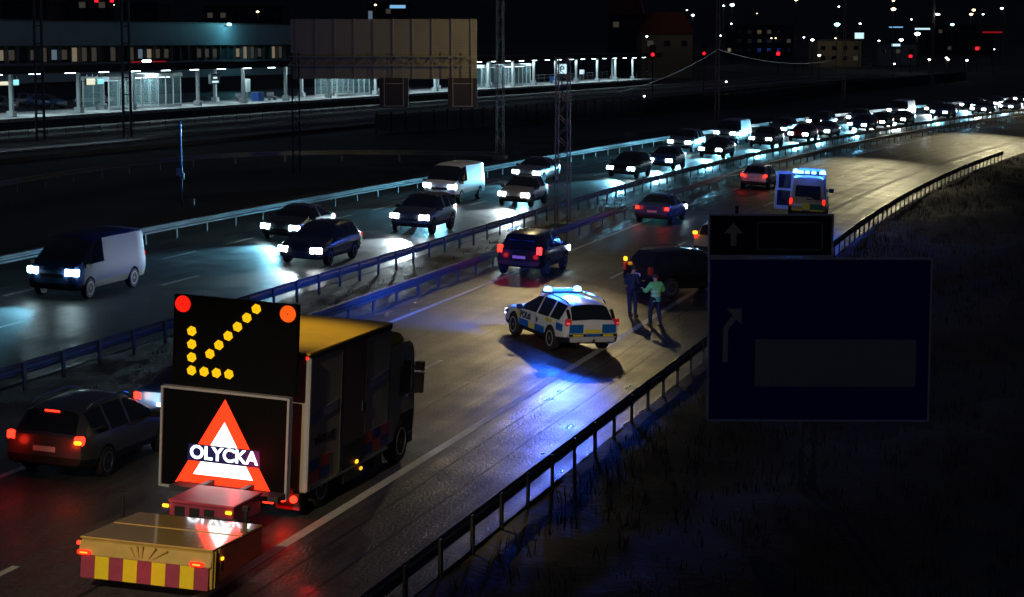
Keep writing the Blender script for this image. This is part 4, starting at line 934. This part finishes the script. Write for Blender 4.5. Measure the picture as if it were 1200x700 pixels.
# sagging wires between the masts
def wire(label, a, b, sag, r=.035, n=14):
    a, b = Vector(a), Vector(b); mb = MB().use('rust_steel'); pts = [a.lerp(b, i/n) - Vector((0, 0, sag*4*(i/n)*(1 - i/n))) for i in range(n + 1)]
    mb.path(pts, r, 5); return tag(mb.build('overhead_wire'), label, 'wire', 'sagging wires between the masts')
H1 = [(8.5, 172, 5.2), (19.45, 199, 8.6), (40.07, 253.9, 7.4), (62.5, 312.7, 6.8), (84.8, 363, 7.2), (118, 432, 8.0)]
for (a, b), lb in zip(zip(H1, H1[1:]), ('low wire rising from the end of the platform to the slim mast', 'sagging wire left of the mast with the crossbar', 'sagging wire right of the mast with the crossbar', 'sagging wire ending at the farthest mast', 'wire running off beyond the farthest mast')):
    wire(lb, a, b, .5 if a[0] < 10 else 1.0)
o = empty('lattice_mast', (*rd(122, -5.6), hs(-5.6)), -PSI, 'lattice mast with an orange lamp at the right edge beside the end of the guardrail', 'mast')
mb = MB().use('rust_steel'); lattice(mb, 4.6, .62, .5, .5); mb.use('lilac_stripe').box((0, -.1, .7), (.75, .5, 1.1)); mb.build('tower', o)
MB().use('amber').box((.2, -.2, 3.75), (.5, .2, .25)).build('lamp', o, bevel=.03)

# ------------------------------------------------------------------ road lighting: street lamps above the frame, and added unseen fill spots
def lamp_or_fill_spot(p, aim, e, half, col=OLIVE, size=.3): light('lamp_or_fill_light', 'SPOT', p, e*LAMP_W, col, size, target=aim, spot=2*half, blend=.9)
lamp_or_fill_spot((3.0, 103, 13.2), (0.0, 68, 0), 6200, 9.5)
lamp_or_fill_spot((*rd(132, 9), 15.5), tuple(rp(93, 3)), 9000, 12.5, (1, .88, .52))
lamp_or_fill_spot((*rd(182, 9), 18), tuple(rp(140, 3)), 11500, 12.5, (1, .88, .52))
lamp_or_fill_spot((*rd(245, 6), 21), tuple(rp(196, 3)), 13000, 13, (1, .88, .52))
light('lamp_or_fill_light', 'POINT', (3.0, 103, 13.2), 900*LAMP_W, OLIVE, .3)
lamp_or_fill_spot((-11.8, 5, 17), (-5.6, 38, .8), 26000, 8, (1, .82, .55))
lamp_or_fill_spot((-6, 2, 17), (2.6, 66.5, .8), 30000, 4, (1, .86, .72))  # unseen fill spot added to brighten the police car
lamp_or_fill_spot((-12.5, 50, 16), (-4.6, 43.2, 3.3), 10500, 8, (1, .82, .5))  # narrow unseen spot added to brighten the truck roof
light('gantry_fill_light', 'SPOT', (9, 121, 9.5), 2600, (1, .86, .36), .3, target=(-1.5, 132, 9.3), spot=44, blend=1)  # unseen spot added to light the right of the gantry back
# ------------------------------------------------------------------ railway and station
SA = Vector((-46, 188.4)); SU = Vector((73.3, 206.4)).normalized(); SV = Vector((-SU.y, SU.x)); SROT = math.atan2(SU.y, SU.x)
def sp(u, v, z=0): q = SA + SU*u + SV*v; return Vector((q.x, q.y, z))
def suv(px, py, z):     # unused at render time except for spacing below
    return None
PZ = 2.4
def sbox(mb, u0, u1, v0, v1, z0, z1): mb.box(sp((u0 + u1)/2, (v0 + v1)/2, (z0 + z1)/2), (u1 - u0, v1 - v0, z1 - z0), SROT)
tb = MB().use('ballast'); sbox(tb, -60, 300, -26, -1.2, 1.0, 1.42); tag(tb.build('track_bed'), kind='structure')
for k, v in enumerate((-6.5, -13, -21)):
    t = empty('railway_track', sp(-60, v, 1.42), SROT, ('railway track nearest the lit platform', 'middle railway track between platform and motorway', 'railway track nearest the motorway, its rails glinting')[k], 'railway track', 'railway tracks in front of the station')
    for dv in (-.72, .72): MB().use('rail_steel').box((180, dv, .14), (360, .07, .16)).build('rail', t)
    sl = MB().use('concrete')
    for i in range(0, 200): sl.box((1.8*i, 0, .02), (.28, 2.4, .07))
    tag(sl.build('sleepers', t), kind='stuff')
pf = MB().use('platform_top'); sbox(pf, -30, 222, 0, 9, 1.0, PZ - .004)
pf.use('platform_edge'); sbox(pf, -30, 222, -.25, .55, PZ - .30, PZ + .004); sbox(pf, -30, 222, 8.3, 9.02, PZ - .3, PZ + .004)
pf.use('facade_dark'); sbox(pf, -30, 222, -.05, 0, 1.0, PZ - .3)
tag(pf.build('platform'), 'long lit concrete railway platform with pale edges', 'platform')
CZ = 6.15
cn = empty('platform_canopy', sp(-30, 0, PZ), SROT, 'long flat platform canopy on grey columns with a row of tube lamps', 'canopy')
def cbox(mb, u0, u1, v0, v1, z0, z1): mb.box(((u0 + u1)/2 + 30, (v0 + v1)/2, (z0 + z1)/2 - PZ), (u1 - u0, v1 - v0, z1 - z0))
r_ = MB().use('canopy_roof'); cbox(r_, -30, 220, -.6, 9.4, CZ + .35, CZ + .95); r_.build('roof', cn)
r_ = MB().use('canopy_under'); cbox(r_, -29.8, 219.8, -.4, 9.2, CZ + .28, CZ + .347); r_.build('ceiling', cn)
r_ = MB().use('dark_steel'); cbox(r_, -30, 220, -.68, -.603, CZ + .25, CZ + .98); r_.build('fascia', cn)
for i, u in enumerate((-18, -6.5, 5.3, 17.1, 27.4, 41.6, 52.4, 63.5, 75.6, 90.4, 101, 111.5, 122, 133, 144, 154, 165, 176, 188, 199, 210)):
    for v in (2.2, 6.6) if i % 2 == 0 else (2.2,):
        c = MB().use('column_paint').box((u + 30 + (1.6 if v > 5 else 0), v, (CZ + .28 - PZ)/2), (.34, .34, CZ + .28 - PZ)).box((u + 30 + (1.6 if v > 5 else 0), v, .28), (.7, .7, .55)).build('column', cn, bevel=.02)
u = -23.5
while u < 218:
    MB().use('tube').box((u + 30, 1.2, CZ + .20 - PZ), (1.5, .30, .10)).build('lamp', cn, bevel=.02); u += 6.25
for u in range(-22, 220, 11): light('canopy_light', 'AREA', sp(u, 3.2, CZ - .1), 230, (.66, .93, 1), 2.5, rot=(0, 0, 0))
# things on the platform
def shelter(u, v, w, d, label, bright, h=3.0):
    t = empty('waiting_shelter', sp(u, v, PZ), SROT, label, 'shelter', 'glass shelters on the platform')
    f = MB().use('column_paint'); n = max(2, int(w/1.6))
    for i in range(n + 1):
        for y in (0, d): f.box((w*i/n, y, h/2), (.09, .09, h))
    f.box((w/2, d/2, h + .2), (w + .3, d + .3, .4)).box((w/2, 0, .12), (w, .06, .24)).box((w/2, d, .12), (w, .06, .24)).build('frame', t)
    g = MB().use('shelter_glass')
    for y in (.0, d): g.box((w/2, y, h/2 + .1), (w - .1, .02, h - .3))
    g.build('glass', t)
    MB().use('tube_soft' if not bright else 'panel_glow').box((w/2, d/2, h - .06), (w*.8, d*.5, .06)).build('ceiling_lamp', t)
    MB().use('galv').box((w/2, d*.7, .45), (w*.6, .4, .06)).box((w*.3, d*.7, .22), (.06, .3, .44)).box((w*.7, d*.7, .22), (.06, .3, .44)).build('bench', t)
    light('shelter_light', 'POINT', sp(u + w/2, v + d/2, PZ + h - .6), 60 if bright else 16, (.7, .95, 1), .4)
    return t
m = bpy.data.materials.new('shelter_glass'); m.use_nodes = True; nt2 = m.node_tree; b2 = nt2.nodes['Principled BSDF']
b2.inputs['Base Color'].default_value = (.5, .8, .85, 1); b2.inputs['Roughness'].default_value = .25; b2.inputs['Alpha'].default_value = .13; M['shelter_glass'] = m
shelter(24.5, 3.2, 4.1, 3, 'left glass shelter on the platform with small lights inside', False)
shelter(29.7, 3.2, 9.9, 3, 'widest brightly lit glass shelter on the platform, left of the signboard', True, 3.2)
shelter(80.4, 3.2, 12, 3, 'glass shelter on the platform under the sign gantry', True)
shelter(133, 3.2, 9.5, 3, 'glass shelter just right of the sign gantry', False)
shelter(147.7, 3.2, 7.5, 3, 'small bright glass shelter on the far half of the platform', True)
def pbox(name, cat, label, u, v, parts):
    t = empty(name, sp(u, v, PZ), SROT, label, cat)
    for nm, k, c, d in parts: MB().use(k).box(c, d).build(nm, t, bevel=.015)
    return t
pbox('waste_bin', 'bin', 'blue bin on the platform at the left of the sign gantry', 59.7, 4, [('container', 'bin_blue', (0, 0, .5), (1.5, .9, 1.0)), ('lid', 'galv', (0, 0, 1.03), (1.5, .9, .06))])
pbox('waste_bin', 'bin', 'blue bin on the far half of the platform', 170, 4, [('container', 'bin_blue', (0, 0, .5), (1.7, 1, 1.0)), ('lid', 'bin_blue', (0, 0, 1.05), (1.7, 1, .1))])
pbox('bench', 'bench', 'grey bench beside the blue bin on the platform', 63.5, 4, [('seat', 'galv', (0, 0, .45), (1.8, .5, .07)), ('backrest', 'galv', (0, .25, .75), (1.8, .06, .4)), ('leg', 'galv', (-.7, 0, .22), (.08, .4, .44)), ('leg', 'galv', (.7, 0, .22), (.08, .4, .44))])
pbox('bench', 'bench', 'dark bench under the grey ticket box on the platform', 57.5, 5, [('seat', 'galv_dull', (0, 0, .45), (2, .5, .07)), ('backrest', 'galv_dull', (0, .25, .75), (2, .06, .4)), ('leg', 'galv_dull', (-.8, 0, .22), (.08, .4, .44)), ('leg', 'galv_dull', (.8, 0, .22), (.08, .4, .44))])
pbox('ticket_machine', 'machine', 'pale ticket box on a post on the platform', 55.4, 3.2, [('post', 'galv', (0, 0, .8), (.18, .18, 1.6)), ('cabinet', 'column_paint', (0, 0, 1.9), (.9, .4, 1.5))])
pbox('notice_board', 'notice board', 'pale notice board behind the far end railing of the platform', 188, 5, [('board', 'sign_frame', (0, 0, 1.6), (2.6, .08, .8)), ('leg', 'galv', (-1, 0, .6), (.08, .08, 1.2)), ('leg', 'galv', (1, 0, .6), (.08, .08, 1.2))])
# hanging signs
for nm, lb, u, v, z, w, h, k in (('platform_sign', 'cream and turquoise lit sign under the left end of the canopy', 21.4, 3.5, 5.35, 1.6, .62, 'cream_sign'), ('platform_sign', 'small turquoise lit sign beside the cream one', 23.3, 3.5, 5.35, 1.2, .55, 'teal_sign'),
                              ('platform_sign', 'lit cream sign near the first column', 7.2, 4.2, 5.45, 1.6, .35, 'cream_sign'), ('platform_sign', 'turquoise lit sign at the leftmost column', 9.0, 4.2, 5.5, 1.1, .5, 'teal_sign')):
    t = empty(nm, sp(u, v, z), SROT, lb, 'sign'); MB().use('dark_steel').box((0, 0, 0), (w + .1, .2, h + .1)).box((-w/3, 0, .6), (.05, .05, 1.0)).box((w/3, 0, .6), (.05, .05, 1.0)).build('casing', t); MB().use(k).box((0, -.115, 0), (w, .02, h)).build('face', t)
t = empty('departure_display', sp(47.0, 3, 5.2), SROT, 'hanging departure display with two white lit rows', 'display')
MB().use('dark_steel').box((0, 0, 0), (2.2, .3, 1.1)).box((-.8, 0, .8), (.06, .06, .7)).box((.8, 0, .8), (.06, .06, .7)).build('casing', t)
MB().use('tube_soft').box((-.1, -.17, .12), (.9, .02, .20)).box((-.1, -.17, -.32), (1.5, .02, .22)).build('lit_row', t)
t = empty('parking_sign', (4.4, 185, 6.95), 0, 'square white lit sign with a dark letter at the foot of the far canopy', 'sign')
MB().use('tube_soft').box((0, 0, 0), (.85, .12, .85)).build('panel', t, bevel=.05); MB().use('dark_steel').tube((0, .1, -5.8), (0, .1, .3), .06).build('post', t)
MB().use('panel_blue').box((-.12, -.064, 0), (.1, .01, .5)).box((.04, -.064, .18), (.28, .01, .1)).box((.16, -.064, .06), (.1, .01, .2)).box((.04, -.064, -.02), (.28, .01, .09)).build('letter', t)
# railing at the platform end, fence along the tracks, slatted barrier
def fence(name, label, pts, h, st, z, mk='dark_steel', cat='fence', rails=(.95, .55), pr=.035):
    t = empty(name, (*pts[0], z), 0, label, cat); o0 = Vector((*pts[0], 0)); rl = MB().use(mk); tot = sum((Vector(b) - Vector(a)).length for a, b in zip(pts, pts[1:])); k = 0
    pm = MB().use(mk).tube((0, 0, -.2), (0, 0, h), pr, n=6).mesh('post')
    for a, b in zip(pts, pts[1:]):
        a, b = Vector((*a, 0)), Vector((*b, 0)); n = max(1, int((b - a).length/st))
        for f in rails: rl.tube(a - o0 + Vector((0, 0, h*f)), b - o0 + Vector((0, 0, h*f)), .022, n=5)
        for i in range(n):
            c = bpy.data.objects.new('post', pm); COL.objects.link(c); c.parent = t; c.location = a.lerp(b, i/n) - o0
    rl.build('rail', t); return t
q = lambda u, v: tuple(sp(u, v)[:2])
fence('track_fence', 'thin dark fence along the tracks before the left half of the platform', [q(-25, -9.5), q(60, -9.5)], 1.5, 2.9, 1.42)
fence('platform_railing', 'pale railing around the far end of the platform', [q(172, 8.6), q(221, 8.6), q(221, .6)], 1.3, 3, PZ, 'galv')
nb_ = empty('noise_barrier', (-12, 186, 1.0), 0, 'long dark slatted barrier between the tracks and the oncoming road', 'barrier')
pb = MB().use('barrier_panel'); pp = MB().use('dark_steel'); bp2 = [(-12, 186), (-4.86, 198.9), (30.0, 263.9), (55, 338.9), (95, 440)]
o0 = Vector((-12, 186, 0))
for a, b in zip(bp2, bp2[1:]):
    a, b = Vector((*a, 0)), Vector((*b, 0)); dv = b - a; L = dv.length; rz = math.atan2(dv.y, dv.x)
    pb.box((a + b)/2 - o0 + Vector((0, 0, .95)), (L, .08, 1.9), rz); n = int(L/2.2)
    for i in range(n): pp.box(a.lerp(b, i/n) - o0 + Vector((0, 0, 1.0)), (.14, .2, 2.1), rz)
pb.build('panel', nb_); tag(pp.build('posts', nb_), kind='stuff')
for x, y, z, lb in ((17.5, 262, 8.0, 'red railway signal at the end of the canopy'), (29.0, 318, 7.8, 'red railway signal farther along the line')):
    t = empty('railway_signal', (x, y, 1.2), 0, lb, 'signal'); MB().use('dark_steel').tube((0, 0, 0), (0, 0, z - 1), .09).build('post', t); MB().use('black_plastic').box((0, 0, z - 1.2), (.8, .3, 1.8)).build('head', t, bevel=.1); MB().use('signal_red').lathe((0, -.16, z - 1.5), (0, -1, 0), [(0, .22), (.1, .2)], 16).build('lens', t)
# parked cars behind the platform
cols = ['silver_paint', 'blue_paint', 'white_paint', 'grey_paint', 'black_paint', 'silver_paint', 'blue_paint', 'grey_paint', 'white_paint', 'silver_paint']
src, st = protos['hatchback']
for i in range(10):
    c = copy_tree(src)
    for ch in kids(c):
        if ch.type == 'LIGHT': bpy.data.objects.remove(ch); continue
        if ch.name.startswith('body'): set_paint(ch, cols[i])
        if ch.type == 'MESH' and ch.name.startswith('headlight'): ch.material_slots[0].link = 'OBJECT'; ch.material_slots[0].material = M['chrome']
        if ch.name.startswith('taillight'): ch.material_slots[0].link = 'OBJECT'; ch.material_slots[0].material = M['panel_red']
    c.location = sp(10 + 3.1*i + (i % 3)*.3, 13 + 5.5*(i % 3), 2.35); c.rotation_euler = (0, 0, SROT + (0 if i % 2 else math.pi) + .1*math.sin(i*3)); c.name = 'parked_car'
    tag(c, f"{PAINT(cols[i])} parked car, {ORD[i]} from the left behind the station platform", 'car', 'cars parked behind the platform')
yd = MB().use('asphalt_far'); sbox(yd, -60, 140, 9.6, 31, 1.0, 2.35); tag(yd.build('parking_lot'), kind='structure')
for u in (0, 14, 28): light('yard_lamp_light', 'POINT', sp(u, 24, 7.5), 260, (.6, .8, 1), .4)
# station building behind
BD = empty('station_building', sp(-40, 32, 1.2), SROT, 'long low station building with a strip of windows and grey blue panels', 'building')
BLn = 40 + 128
MB().use('facade_panel').box((BLn/2, 4, 9.05), (BLn, 8, 2.9)).box((BLn/2, 4, 4.35), (BLn, 8, 2.3)).build('wall', BD)
mu = MB().use('facade_dark').box((BLn/2, 4.3, 6.55), (BLn - .2, 7.3, 2.1)).use('canopy_roof')
for i in range(73): mu.box((BLn*i/72, .35, 6.55), (.22, .5, 2.1))
mu.build('window_strip', BD)
MB().use('canopy_roof').box((BLn/2, 4, 10.6), (BLn + .6, 8.6, .2)).build('roof', BD)
r = random.Random(5)
n = 72
for i in range(n):
    x = BLn*(i + .5)/n; k = r.choices(['win_dim', 'win_warm', 'win_cool', 'facade_dark'], [6, 1.2, 1, 5])[0]
    MB().use(k).box((x, .60, 6.5), (BLn/n - .5, .04, 1.2 + .5*(r.random() < .4))).build('window', BD)
light('facade_lamp_light', 'POINT', sp(105.7, 29.0, 11.9), 420, (.2, .85, 1), .2)
t = empty('wall_lamp', sp(105.7, 31.2, 11.6), SROT, 'white lamp on the station roof edge throwing teal light', 'lamp'); MB().use('lamp_cyan').box((0, 0, .1), (.6, .4, .35)).build('lens', t, bevel=.05); MB().use('dark_steel').box((0, .5, -.1), (.1, 1, .1)).build('arm', t)
rl = empty('roof_light', sp(27, .2, CZ + 1.2), SROT, 'white light between two red strips on the canopy roof', 'light'); MB().use('tube').box((0, 0, 0), (1.4, .3, .22)).build('lens', rl, bevel=.05); MB().use('red_sign').box((-2.3, 0, -.06), (2.3, .2, .12)).box((2.6, 0, -.06), (2.4, .2, .12)).build('red_strip', rl)

# ------------------------------------------------------------------ the town beyond
def pxd(px, py, Y):
    a, b = (px - 600)/2450, -(py - 350)/2450; c, s_ = math.cos(R_(7.027)), math.sin(R_(7.027)); yy = c + s_*b
    k = Y/yy; return a*k, Y, 9.4 + (-s_ + c*b)*k
def town_z(y): return 1.2 + max(0, (y - 600)*.022)
HL = MB().use('earth'); r = random.Random(9); npt = 60
for rr in (0,):
    pts = [(-900 + 2200*i/npt, 1500 + 120*math.sin(i*.7), 78 + 16*math.sin(i*.35) + r.uniform(-5, 5)) for i in range(npt + 1)]
    vs = [(x, 900, 6) for x, y, z in pts] + [(x, y, z) for x, y, z in pts] + [(x, y + 500, 10) for x, y, z in pts]; n = npt + 1
    HL.add(vs, [(k*n + i, k*n + i + 1, (k + 1)*n + i + 1, (k + 1)*n + i) for k in (0, 1) for i in range(npt)])
tag(HL.build('hills'), kind='structure')
def building(px0, px1, py_top, Y, label, wall='facade_dark', floors=4, lit=.08, roof=None, name='apartment_building'):
    x0, _, zt = pxd(px0, py_top, Y); x1 = pxd(px1, py_top, Y)[0]; zb = town_z(Y) - 1; h = zt - zb; w = x1 - x0
    t = empty(name, ((x0 + x1)/2, Y, zb), r.uniform(-.15, .15), label, 'building', None)
    MB().use(wall).box((0, 6, h/2), (w, 12, h)).build('wall', t)
    if roof: MB().use(roof).prism([(-w/2 - .5, 0), (w/2 + .5, 0), (w*.30, h*.45), (-w*.30, h*.45)], ((0, -.5, h), (1, 0, 0), (0, 0, 1)), (0, 13, 0)).build('roof', t)
    else: MB().use('canopy_roof').box((0, 6, h + .2), (w + .6, 12.6, .4)).build('roof', t)
    nx_ = max(2, min(9, int(w/3.2))); fl = floors
    for i in range(nx_):
        for j in range(fl):
            k = r.choices(['win_warm', 'win_cool', 'win_dim', 'glass_dark'], [lit*.2, lit*.15, lit*1.2, 1])[0]
            MB().use(k).box((-w/2 + w*(i + .5)/nx_, -.03, h - (j + .7)*3.0), (min(1.3, w/nx_*.4), .06, 1.2)).build('window', t)
    return t
building(0, 55, 2, 420, 'dark block with a few small windows above the left end of the station'); building(62, 130, -6, 440, 'tall dark block behind the station, its top outside the frame', floors=5); building(140, 185, 4, 400, 'dark block with coloured lamps on its roof behind the station')
building(238, 330, 8, 520, 'low dark block behind the turquoise part of the station'); building(430, 480, 4, 560, 'dark block with a blue lit roof sign behind the gantry', lit=.05)
building(712, 752, 18, 480, 'small dark house beside the house with the red roof', roof='house_roof', floors=1)
building(752, 812, 40, 470, 'ochre house with a red hipped roof lit by a street lamp', 'house_wall', 1, .05, 'house_roof', 'house')
building(958, 1010, 48, 620, 'pale low building with a white sign on its roof', 'house_wall', 2, .12); building(1030, 1075, 52, 640, 'low shop building with a lit canopy beyond the road', 'facade_panel', 1, .3)
building(850, 930, 30, 700, 'wide dark block beyond the railway signals', floors=3); building(1085, 1165, 30, 760, 'distant dark block among the lamps at the right', floors=3)
light('house_lamp_light', 'POINT', pxd(800, 24, 462), 40, (1, .8, .45), .3); light('shop_lamp_light', 'POINT', pxd(985, 44, 610), 120, (1, .85, .6), .3)
TOWN = [(812, 18, 520, 'lamp_cool', .42, 'white street lamp left of the slim mast, over the ochre house'), (858, 6, 640, 'lamp_cool', .7, 'bright cyan white lamp at the top right of the slim mast'), (848, 7, 640, 'lamp_cool', .35, None), (805, 12, 700, 'lamp_cool', .3, None), (857, 28, 640, 'lamp_cool', .3, None), (844, 42, 430, 'lamp_cool', .26, None),
        (981, 29, 560, 'lamp_cyan', .8, 'large turquoise lamp at the crossbar mast'), (983, 8, 800, 'lamp_cool', .4, None), (1008, 28, 700, 'lamp_cool', .4, None), (952, 47, 500, 'lamp_white', .45, 'white lamp left of the building with the roof sign'), (942, 44, 600, 'lamp_cool', .3, None),
        (1047, 11, 600, 'lamp_warm', .75, 'big amber street lamp above the shop'), (933, 0, 500, 'lamp_warm', .45, 'amber lamp at the top of the frame left of the turquoise lamp'), (1047, 1, 620, 'lamp_warm', .4, None), (1138, 17, 560, 'lamp_warm', .5, None), (1141, 12, 620, 'lamp_warm', .55, None), (1152, 17, 700, 'lamp_cool', .35, None),
        (1116, 29, 560, 'lamp_cyan', .55, 'turquoise lamp right of the mast with the lamp'), (1174, 10, 640, 'lamp_cool', .5, 'white lamp at the top of the farthest mast'), (1075, 40, 540, 'lamp_cool', .8, 'brightest white lamp beyond the end of the queue'), (1056, 47, 560, 'lamp_white', .6, 'white lamp over the lit shop canopy'), (1030, 48, 600, 'lamp_white', .35, None),
        (960, 65, 430, 'lamp_white', .35, None), (1089, 70, 420, 'lamp_white', .3, None), (1109, 68, 430, 'lamp_white', .3, None), (1111, 70, 430, 'lamp_white', .3, None), (1133, 71, 440, 'lamp_white', .32, None), (979, 45, 700, 'lamp_warm', .3, None), (904, 45, 620, 'lamp_warm', .25, None), (909, 45, 620, 'lamp_warm', .25, None),
        (887, 16, 760, 'lamp_warm', .22, None), (1068, 23, 900, 'lamp_cool', .4, None), (302, 14, 460, 'lamp_warm', .35, 'amber lamp above the turquoise station front'), (440, 6, 520, 'lamp_warm', .35, 'amber lamp above the gantry'), (133, 6, 520, 'lamp_white', .25, None), (758, 43, 430, 'lamp_cool', .25, None), (755, 113, 262, 'lamp_white', .16, None), (851, 96, 330, 'lamp_white', .2, None), (1048, 75, 420, 'lamp_cool', .22, None), (1165, 58, 500, 'lamp_white', .2, None)]
for px, py, Y, k, rad_, lb in TOWN:
    x, y, z = pxd(px, py, Y); zb = town_z(Y) if z > town_z(Y) + 1.5 else z - 1.5
    t = empty('street_lamp', (x, y, zb), 0, lb or ('small distant amber lamp on a thin dark pole in the town' if k == 'lamp_warm' else 'small distant white lamp on a thin dark pole in the town'), 'street lamp', 'lamps of the town')
    MB().use('dark_steel').tube((0, .3, 0), (0, .3, z - zb), .08, n=6).box((0, .15, z - zb + .1), (.16, .5, .08)).build('pole', t)
    MB().use(k).lathe((0, -.1, z - zb + rad_*.5), (0, 0, -1), [(0, rad_*.4), (rad_*.35, rad_), (rad_*.8, rad_*.7), (rad_, rad_*.3)], 12).build('lamp_head', t, smooth=60)
for px, py, Y, w, h, k, nm, lb in ((1007, 42, 610, 2.6, 1.7, 'tube_soft', 'roof_sign', 'white lit sign on the roof of the pale building'), (466, 8, 540, 4.0, .8, 'screen_blue', 'roof_sign', 'pale blue lit sign high above the gantry'), (434, 18, 500, 1.0, 2, 'win_cool', 'lit_window_box', 'dim pale twin window above the gantry'), (165, 11, 430, 1.2, .6, 'tube_soft', 'roof_sign', 'small white lit sign above the station, left'),
                              (1050, 32, 640, 4.2, .35, 'screen_blue', 'light_strip', 'dim blue light strip beyond the road'), (1081, 34, 640, 4.6, .5, 'tube_soft', 'light_strip', 'white light strip next to the mast with the lamp'), (1163, 38, 640, 6, .45, 'red_sign', 'light_strip', 'red light strip left of the farthest mast'), (1050, 53, 610, 2.4, .7, 'tube_soft', 'light_strip', 'short white lit canopy of the shop'), (912, 63, 520, .8, .8, 'signal_red', 'signal_lamp', 'red lamp beyond the railway signals'), (1145, 57, 560, .9, .8, 'signal_red', 'signal_lamp', 'red lamp left of the farthest mast'), (1067, 66, 520, .8, .6, 'signal_red', 'signal_lamp', 'dim red lamp beyond the middle of the queue'), (1130, 2, 300, .1, .1, 'win_dim', 'signal_lamp', None), (113, 1, 430, .7, .6, 'signal_red', 'signal_lamp', 'red lamp at the top of the frame over the station'), (131, 1, 430, .7, .6, 'signal_red', 'signal_lamp', 'second red lamp over the station, right of the first')):
    if lb is None: continue
    x, y, z = pxd(px, py, Y); zb = town_z(Y)
    t = empty(nm, (x, y, zb), 0, lb, 'sign' if 'sign' in nm and nm != 'signal_lamp' else 'light'); MB().use('dark_steel').box((0, .2, (z - zb)/2), (.16, .16, z - zb)).box((0, .12, z - zb), (w + .2, .2, h + .2)).build('support', t); MB().use(k).box((0, 0, z - zb), (w, .06, h)).build('face', t)
